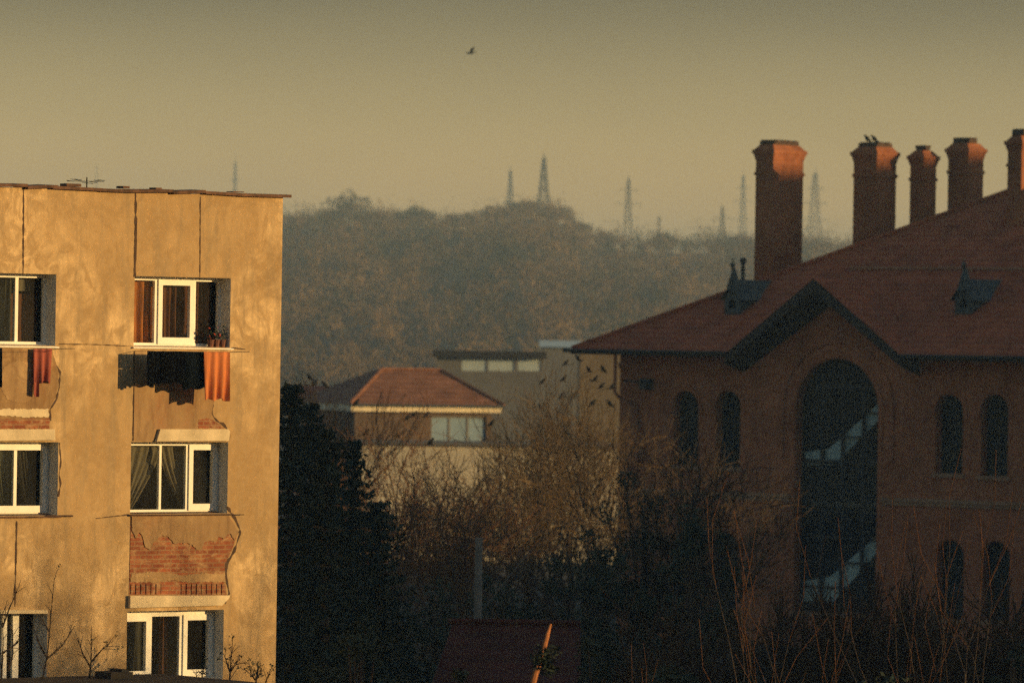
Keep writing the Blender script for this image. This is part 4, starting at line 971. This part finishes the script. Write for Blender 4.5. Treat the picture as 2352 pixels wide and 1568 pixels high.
shrub([[(588, 1566), (590, 1545), (592, 1528)], [(588, 1560), (602, 1538)], [(586, 1560), (576, 1548)], [(610, 1567), (618, 1545)]], 98, 'low leafy shrub near the corner of the ochre building', .9)
shrub([[(465, 1566), (464, 1548), (470, 1532)], [(450, 1566), (452, 1550)]], 96, 'low shrub under the lower right window', .5)
# unseen bare trees added off to the right to soften sun on the ochre wall's foot
for k, (sx, pp, hh) in enumerate(((18, 91.0, 15.0), (24, 94.5, 15.4), (30, 88, 16.0))):
    q = S2 * sx + N2 * pp
    bare_tree('shade_tree', (q.x, q.y, 0), hh, 80 + k, 'darktwig', ('nearest', 'middle', 'farthest')[k] + ' of three unseen bare trees added to shade the ochre wall', spread=.7, twigs=1.2, twr=.012, group='added shade trees')
# dark garage roof at the foot of the picture with a box on it
fr = Frame(-60, 1562, 92, R(39)); go = empty('garage', fr.o, fr.a, 'black flat garage roof along the bottom left edge', 'garage'); z1 = fr.on(100, 1561)[1]; xg = fr.on(420, 1561)[0]
MB().box(0, xg, -3, .6, 0, z1 - .2).build('wall', M['greywall'], go); MB().box(-.1, xg + .1, -3.1, .7, z1 - .196, z1).build('roof', M['tar'], go)
q = fr.on(234, 1560); q2 = fr.on(285, 1543)
bx = MB(); bx.box(q[0], q2[0], -.25, .2, z1 + .002, q2[1] + .02); bx.box(q[0] + .25, q2[0] - .05, -.2, .15, q2[1] + .021, q2[1] + .06)
o = bx.build('vent_box', M['tar']); o.location = fr.o; o.rotation_euler = (0, 0, fr.a); tag(o, 'dark vent box on the black garage roof', 'vent box')
# leaning stem in the sun, its bark colour tinted with sunlight as well
random.seed(3)
stem = [at(a, b, 74) for a, b in ((1214, 1640), (1224, 1568), (1230, 1545), (1243, 1510), (1250, 1485), (1258, 1455), (1265, 1432))]
root = empty('leaning_tree', (stem[0].x, stem[0].y, 0), 0, 'leaning young tree with bright orange sun-tinted bark at bottom centre', 'tree'); m = MB()
rel = [p - Vector((root.location.x, root.location.y, 0)) for p in stem]
m.tube([(-.2, 0, 0)] + rel, [.05, .045, .04, .038, .034, .032, .026, .012], 7); m.build('trunk', M['sun_orange'], root)
lf = MB(); q = at(1243, 1515, 73.6) - root.location; q.z = at(1243, 1515, 73.6).z
for dx, dz in ((0, 0), (.03, -.06), (-.04, .07), (.10, -.10), (.12, .1)): leafcards(lf, q + Vector((dx, 0, dz)), (.13, .10, .12), 90, .035)
lf.build('foliage', M['needle'], root)

# ------------------------------------------------------------------ birds
bird = MB()
rot = Matrix.Rotation(R(-48), 3, 'Y')
bird.sphere((0, 0, .14), .10, 8, 6, (1.25, .85, 1.0), rot)          # body
bird.sphere((.10, 0, .265), .052, 8, 6, (1.1, .9, 1))                 # head
bird.tube([(.135, 0, .262), (.195, 0, .248)], [.02, .003], 5)         # bill
bird.tube([(-.08, 0, .07), (-.16, 0, -.01), (-.2, 0, -.05)], [.06, .04, .03], 5)   # tail
for s_ in (-1, 1):
    bird.tube([(.06, s_ * .065, .19), (-.06, s_ * .07, .10), (-.2, s_ * .03, .0)], [.03, .045, .012], 5)
    bird.tube([(.0, s_ * .03, .07), (.01, s_ * .03, -.01)], .008, 4)
def place(o, loc, rz, label, group, s=1.0):
    o.location = loc; o.rotation_euler = (0, 0, rz); o.scale = (s, s, s); tag(o, label, 'bird', group)
b0 = bird.build('bird', M['feather'], smooth=True); first = [True]
def new_bird():
    if first[0]: first[0] = False; return b0
    c = b0.copy(); COL.objects.link(c); return c
spots = [(1327, 820), (1300, 830), (1352, 846), (1368, 867), (1385, 845), (1383, 883), (1296, 867), (1290, 906), (1321, 905), (1362, 924), (1401, 925), (1334, 969), (1306, 967), (1241, 931), (1247, 872), (1408, 884), (842, 990), (936, 957), (951, 949), (980, 949), (990, 1013), (1130, 969), (1147, 1048), (819, 922), (711, 864), (725, 875), (746, 881)]
random.seed(9)
perch = {}
names = {0: 'tall tan bare tree by the hall', 1: 'bare tree before the cream wall', 2: 'russet tree below the orange roof', 3: 'low russet tree', 4: 'bare treetop above the conifers', 5: 'tan tree at the hall corner', 6: 'thin middle tree', 7: 'leaning russet tree', 8: 'dark bare tree before the hall'}
cnt = {}
for px, py in spots:
    best = None
    for ti, (root, nodes, loc, tw) in enumerate(TR):
        for nd in nodes:
            q = nd + Vector(loc); sx = 1176 + F * (q.x / q.y * CR + (q.z - HC) / q.y * SR); sy = 784 - F * ((q.z - HC) / q.y * CR - q.x / q.y * SR)
            d = math.hypot(sx - px, (sy - py) * 1.0) + (40 if sy < py else 0)
            if best is None or d < best[0]: best = (d, ti, q)
    d, ti, q = best
    tgt = at(px, py + 8, q.y)
    perch.setdefault(ti, []).append((q, tgt)); cnt[ti] = cnt.get(ti, 0) + 1
    place(new_bird(), tgt, random.choice((0, math.pi)) + random.uniform(-.7, .7), 'black bird perched in the ' + names[ti], 'birds in the ' + names[ti], random.uniform(.55, .75))
for ti, L in perch.items():
    root, nodes, loc, tw = TR[ti]; m = MB()
    for q, t in L:
        a = q - Vector(loc); b = t - Vector(loc); mid = a.lerp(b, .5) + Vector((random.uniform(-.15, .15), 0, -.08 * (b - a).length)); m.tube([a, mid, b, b + (b - mid).normalized() * .2], [.018, .014, .01, .006], 4)
    m.build('perch_twig', M['darktwig'], root)
cp = ch[1][0]
place(new_bird(), cp + Vector((-.35, -.1, .02)), 2.6, 'left of two birds on top of the second chimney', None, .95)
place(new_bird(), cp + Vector((-.05, 0, .02)), 2.9, 'right of two birds on top of the second chimney', None, .95)
fb = MB(); fb.sphere((0, 0, 0), .08, 8, 6, (2.2, .8, .8)); fb.sphere((.2, 0, .02), .05, 6, 5); fb.tube([(.24, 0, .02), (.30, 0, .01)], [.018, .003], 5)
for s_ in (-1, 1):
    n = len(fb.v); fb.v += [(.10, s_ * .05, .03), (.14, s_ * .30, .16), (.02, s_ * .58, .20), (-.05, s_ * .42, .15), (-.06, s_ * .2, .09), (-.07, s_ * .05, .02)]; fb.f += [tuple(n + i for i in range(6))]; fb.mi += [0]
    n = len(fb.v); fb.v += [(v[0], v[1], v[2] - .012) for v in fb.v[n - 6:n]]; fb.f += [tuple(n + i for i in reversed(range(6)))]; fb.mi += [0]
fb.plate([(-.16, -.01), (-.34, -.02), (-.34, .0), (-.16, .02)], -.05, .05)
o = fb.build('flying_bird', M['feather'], smooth=False); p = at(1082, 122, 330); o.location = p; o.rotation_euler = (R(-20), R(10), R(150)); tag(o, 'small dark bird flying alone high in the sky', 'bird')

# ------------------------------------------------------------------ hill wood
def crown_np(rs, base, H, r, n, s):
    v = rs.normal(size=(n, 3)); v /= np.linalg.norm(v, axis=1)[:, None]; v *= (rs.random(n) ** .5)[:, None]
    lump = 1 + .35 * np.sin(v[:, 0] * 5 + rs.random() * 6) * np.sin(v[:, 2] * 6 + rs.random() * 6)
    c = base + np.stack([v[:, 0] * r * lump, v[:, 1] * r * lump, H * .58 + v[:, 2] * H * .44 * lump], 1)
    a = rs.normal(size=(n, 3)); a[:, 2] = np.abs(a[:, 2]) * 1.6; a /= np.linalg.norm(a, axis=1)[:, None]
    b = np.cross(a, rs.normal(size=(n, 3))); b /= np.linalg.norm(b, axis=1)[:, None]
    L = s * (.6 + rs.random(n))[:, None]; Wd = s * (.12 + .22 * rs.random(n))[:, None]
    return np.stack([c - a * L, c + b * Wd, c + a * L], 1).reshape(-1, 3)
rs = np.random.RandomState(4)
VV = []; MI = []
tries = 0
while len(VV) < 2600 and tries < 20000:
    tries += 1
    y = YF + 40 + (YR + 20 - YF - 40) * rs.random() ** .8; px = rs.uniform(520, 2150); x = (px - 1176) / F * y
    if px > 1800 and y < 1100: continue
    H = rs.uniform(4.0, 6.2) * (.75 + .25 * y / YR) * (1.5 if rs.random() < .16 else 1); r = H * rs.uniform(.32, .5); zb = terrain(x, y) - .3
    k = 1.25 * math.sin(x * .24 + 2 * math.sin(y * .03)) * math.sin(y * .055 + x * .05) + .5 * math.sin(x * .07 + y * .01) + rs.normal() * .45
    mi = 2 if k > 1.0 else (1 if k < -.6 else 0)
    n = 64
    VV.append(crown_np(rs, np.array([x, y, zb]), H, r, n, .55)); MI.append(np.full(n, mi))
    # a stem
VV = np.concatenate(VV); MI = np.concatenate(MI); nf = len(MI)
me = bpy.data.meshes.new('hill_wood'); me.vertices.add(len(VV)); me.vertices.foreach_set('co', VV.ravel()); me.loops.add(nf * 3); me.loops.foreach_set('vertex_index', np.arange(nf * 3)); me.polygons.add(nf); me.polygons.foreach_set('loop_start', np.arange(nf) * 3)
for k in ('wood_a', 'wood_b', 'wood_c'): me.materials.append(M[k])
me.polygons.foreach_set('material_index', MI); me.update(); me.validate()
o = bpy.data.objects.new('hill_wood', me); COL.objects.link(o); tag(o, kind='stuff'); o['label'] = 'hazy brown winter wood covering the hill'; o['category'] = 'wood'
# trees one can tell apart on the skyline
RT = [(804, 442, 100, 'tallest rounded tree on the skyline nearest the ochre building'), (690, 498, 60, 'small skyline tree next to the ochre building edge'), (762, 480, 60, 'skyline tree on the left shoulder of the tallest rounded one'), (862, 486, 70, 'skyline tree right of the tallest rounded one'), (955, 474, 90, 'wide skyline tree midway between the tallest and the hump'), (1045, 492, 50, 'small upright skyline tree left of the hump'), (1082, 492, 40, 'narrow skyline tree at the notch before the hump'), (1140, 474, 90, 'left tree of the wooded hump under the pylons'), (1205, 462, 110, 'middle tree of the wooded hump between two pylons'), (1275, 476, 90, 'right tree of the wooded hump'), (1322, 512, 70, 'sloping tree at the right end of the hump'), (1388, 536, 50, 'small round skyline tree right of the hump'), (1525, 535, 70, 'tree beside the short mast on the low ridge'), (1700, 540, 60, 'last skyline tree left of the first chimney')]
for i, (px, pt, wp, lab) in enumerate(RT):
    Y = YR - 20 + 10 * (i % 3); p = at(px, pt, Y); zb = terrain(p.x, p.y) - .3; H = (p.z - zb); r = wp / (F / Y) / 2
    e_ = empty('skyline_tree', (p.x, p.y, zb), 0, lab, 'tree', 'trees along the hill skyline')
    v = crown_np(rs, np.zeros(3), H, r, 1300, .65); m = MB(); m.v = [tuple(q) for q in v]; m.f = [(3 * j, 3 * j + 1, 3 * j + 2) for j in range(len(v) // 3)]; m.mi = [0] * len(m.f)
    m.build('crown', M['wood_a'] if i % 2 else M['wood_b'], e_)
    t = MB(); t.tube([(0, 0, 0), (0, 0, H * .5), (.1, 0, H * .9)], [.28, .2, .06], 5)
    for _ in range(7): a_ = random.uniform(0, 6.28); t.tube([(0, 0, H * random.uniform(.25, .6)), (math.cos(a_) * r * .7, math.sin(a_) * r * .7, H * random.uniform(.6, .9))], [.1, .03], 4)
    t.build('trunk', M['bark'], e_)

# ------------------------------------------------------------------ haze
hz = MB(); hz.box(-2600, 2600, -150, 4300, -2.5, 86)
m = bpy.data.materials.new('haze_air'); m.use_nodes = True; t = m.node_tree; t.nodes.clear(); oo = t.nodes.new('ShaderNodeOutputMaterial'); pv = t.nodes.new('ShaderNodeVolumePrincipled')
pv.inputs['Color'].default_value = (0.47, 0.71, 0.95, 1); pv.inputs['Density'].default_value = 0.00034; pv.inputs['Anisotropy'].default_value = 0.0
t.links.new(pv.outputs[0], oo.inputs['Volume'])
o = hz.build('haze', m); tag(o, kind='stuff')
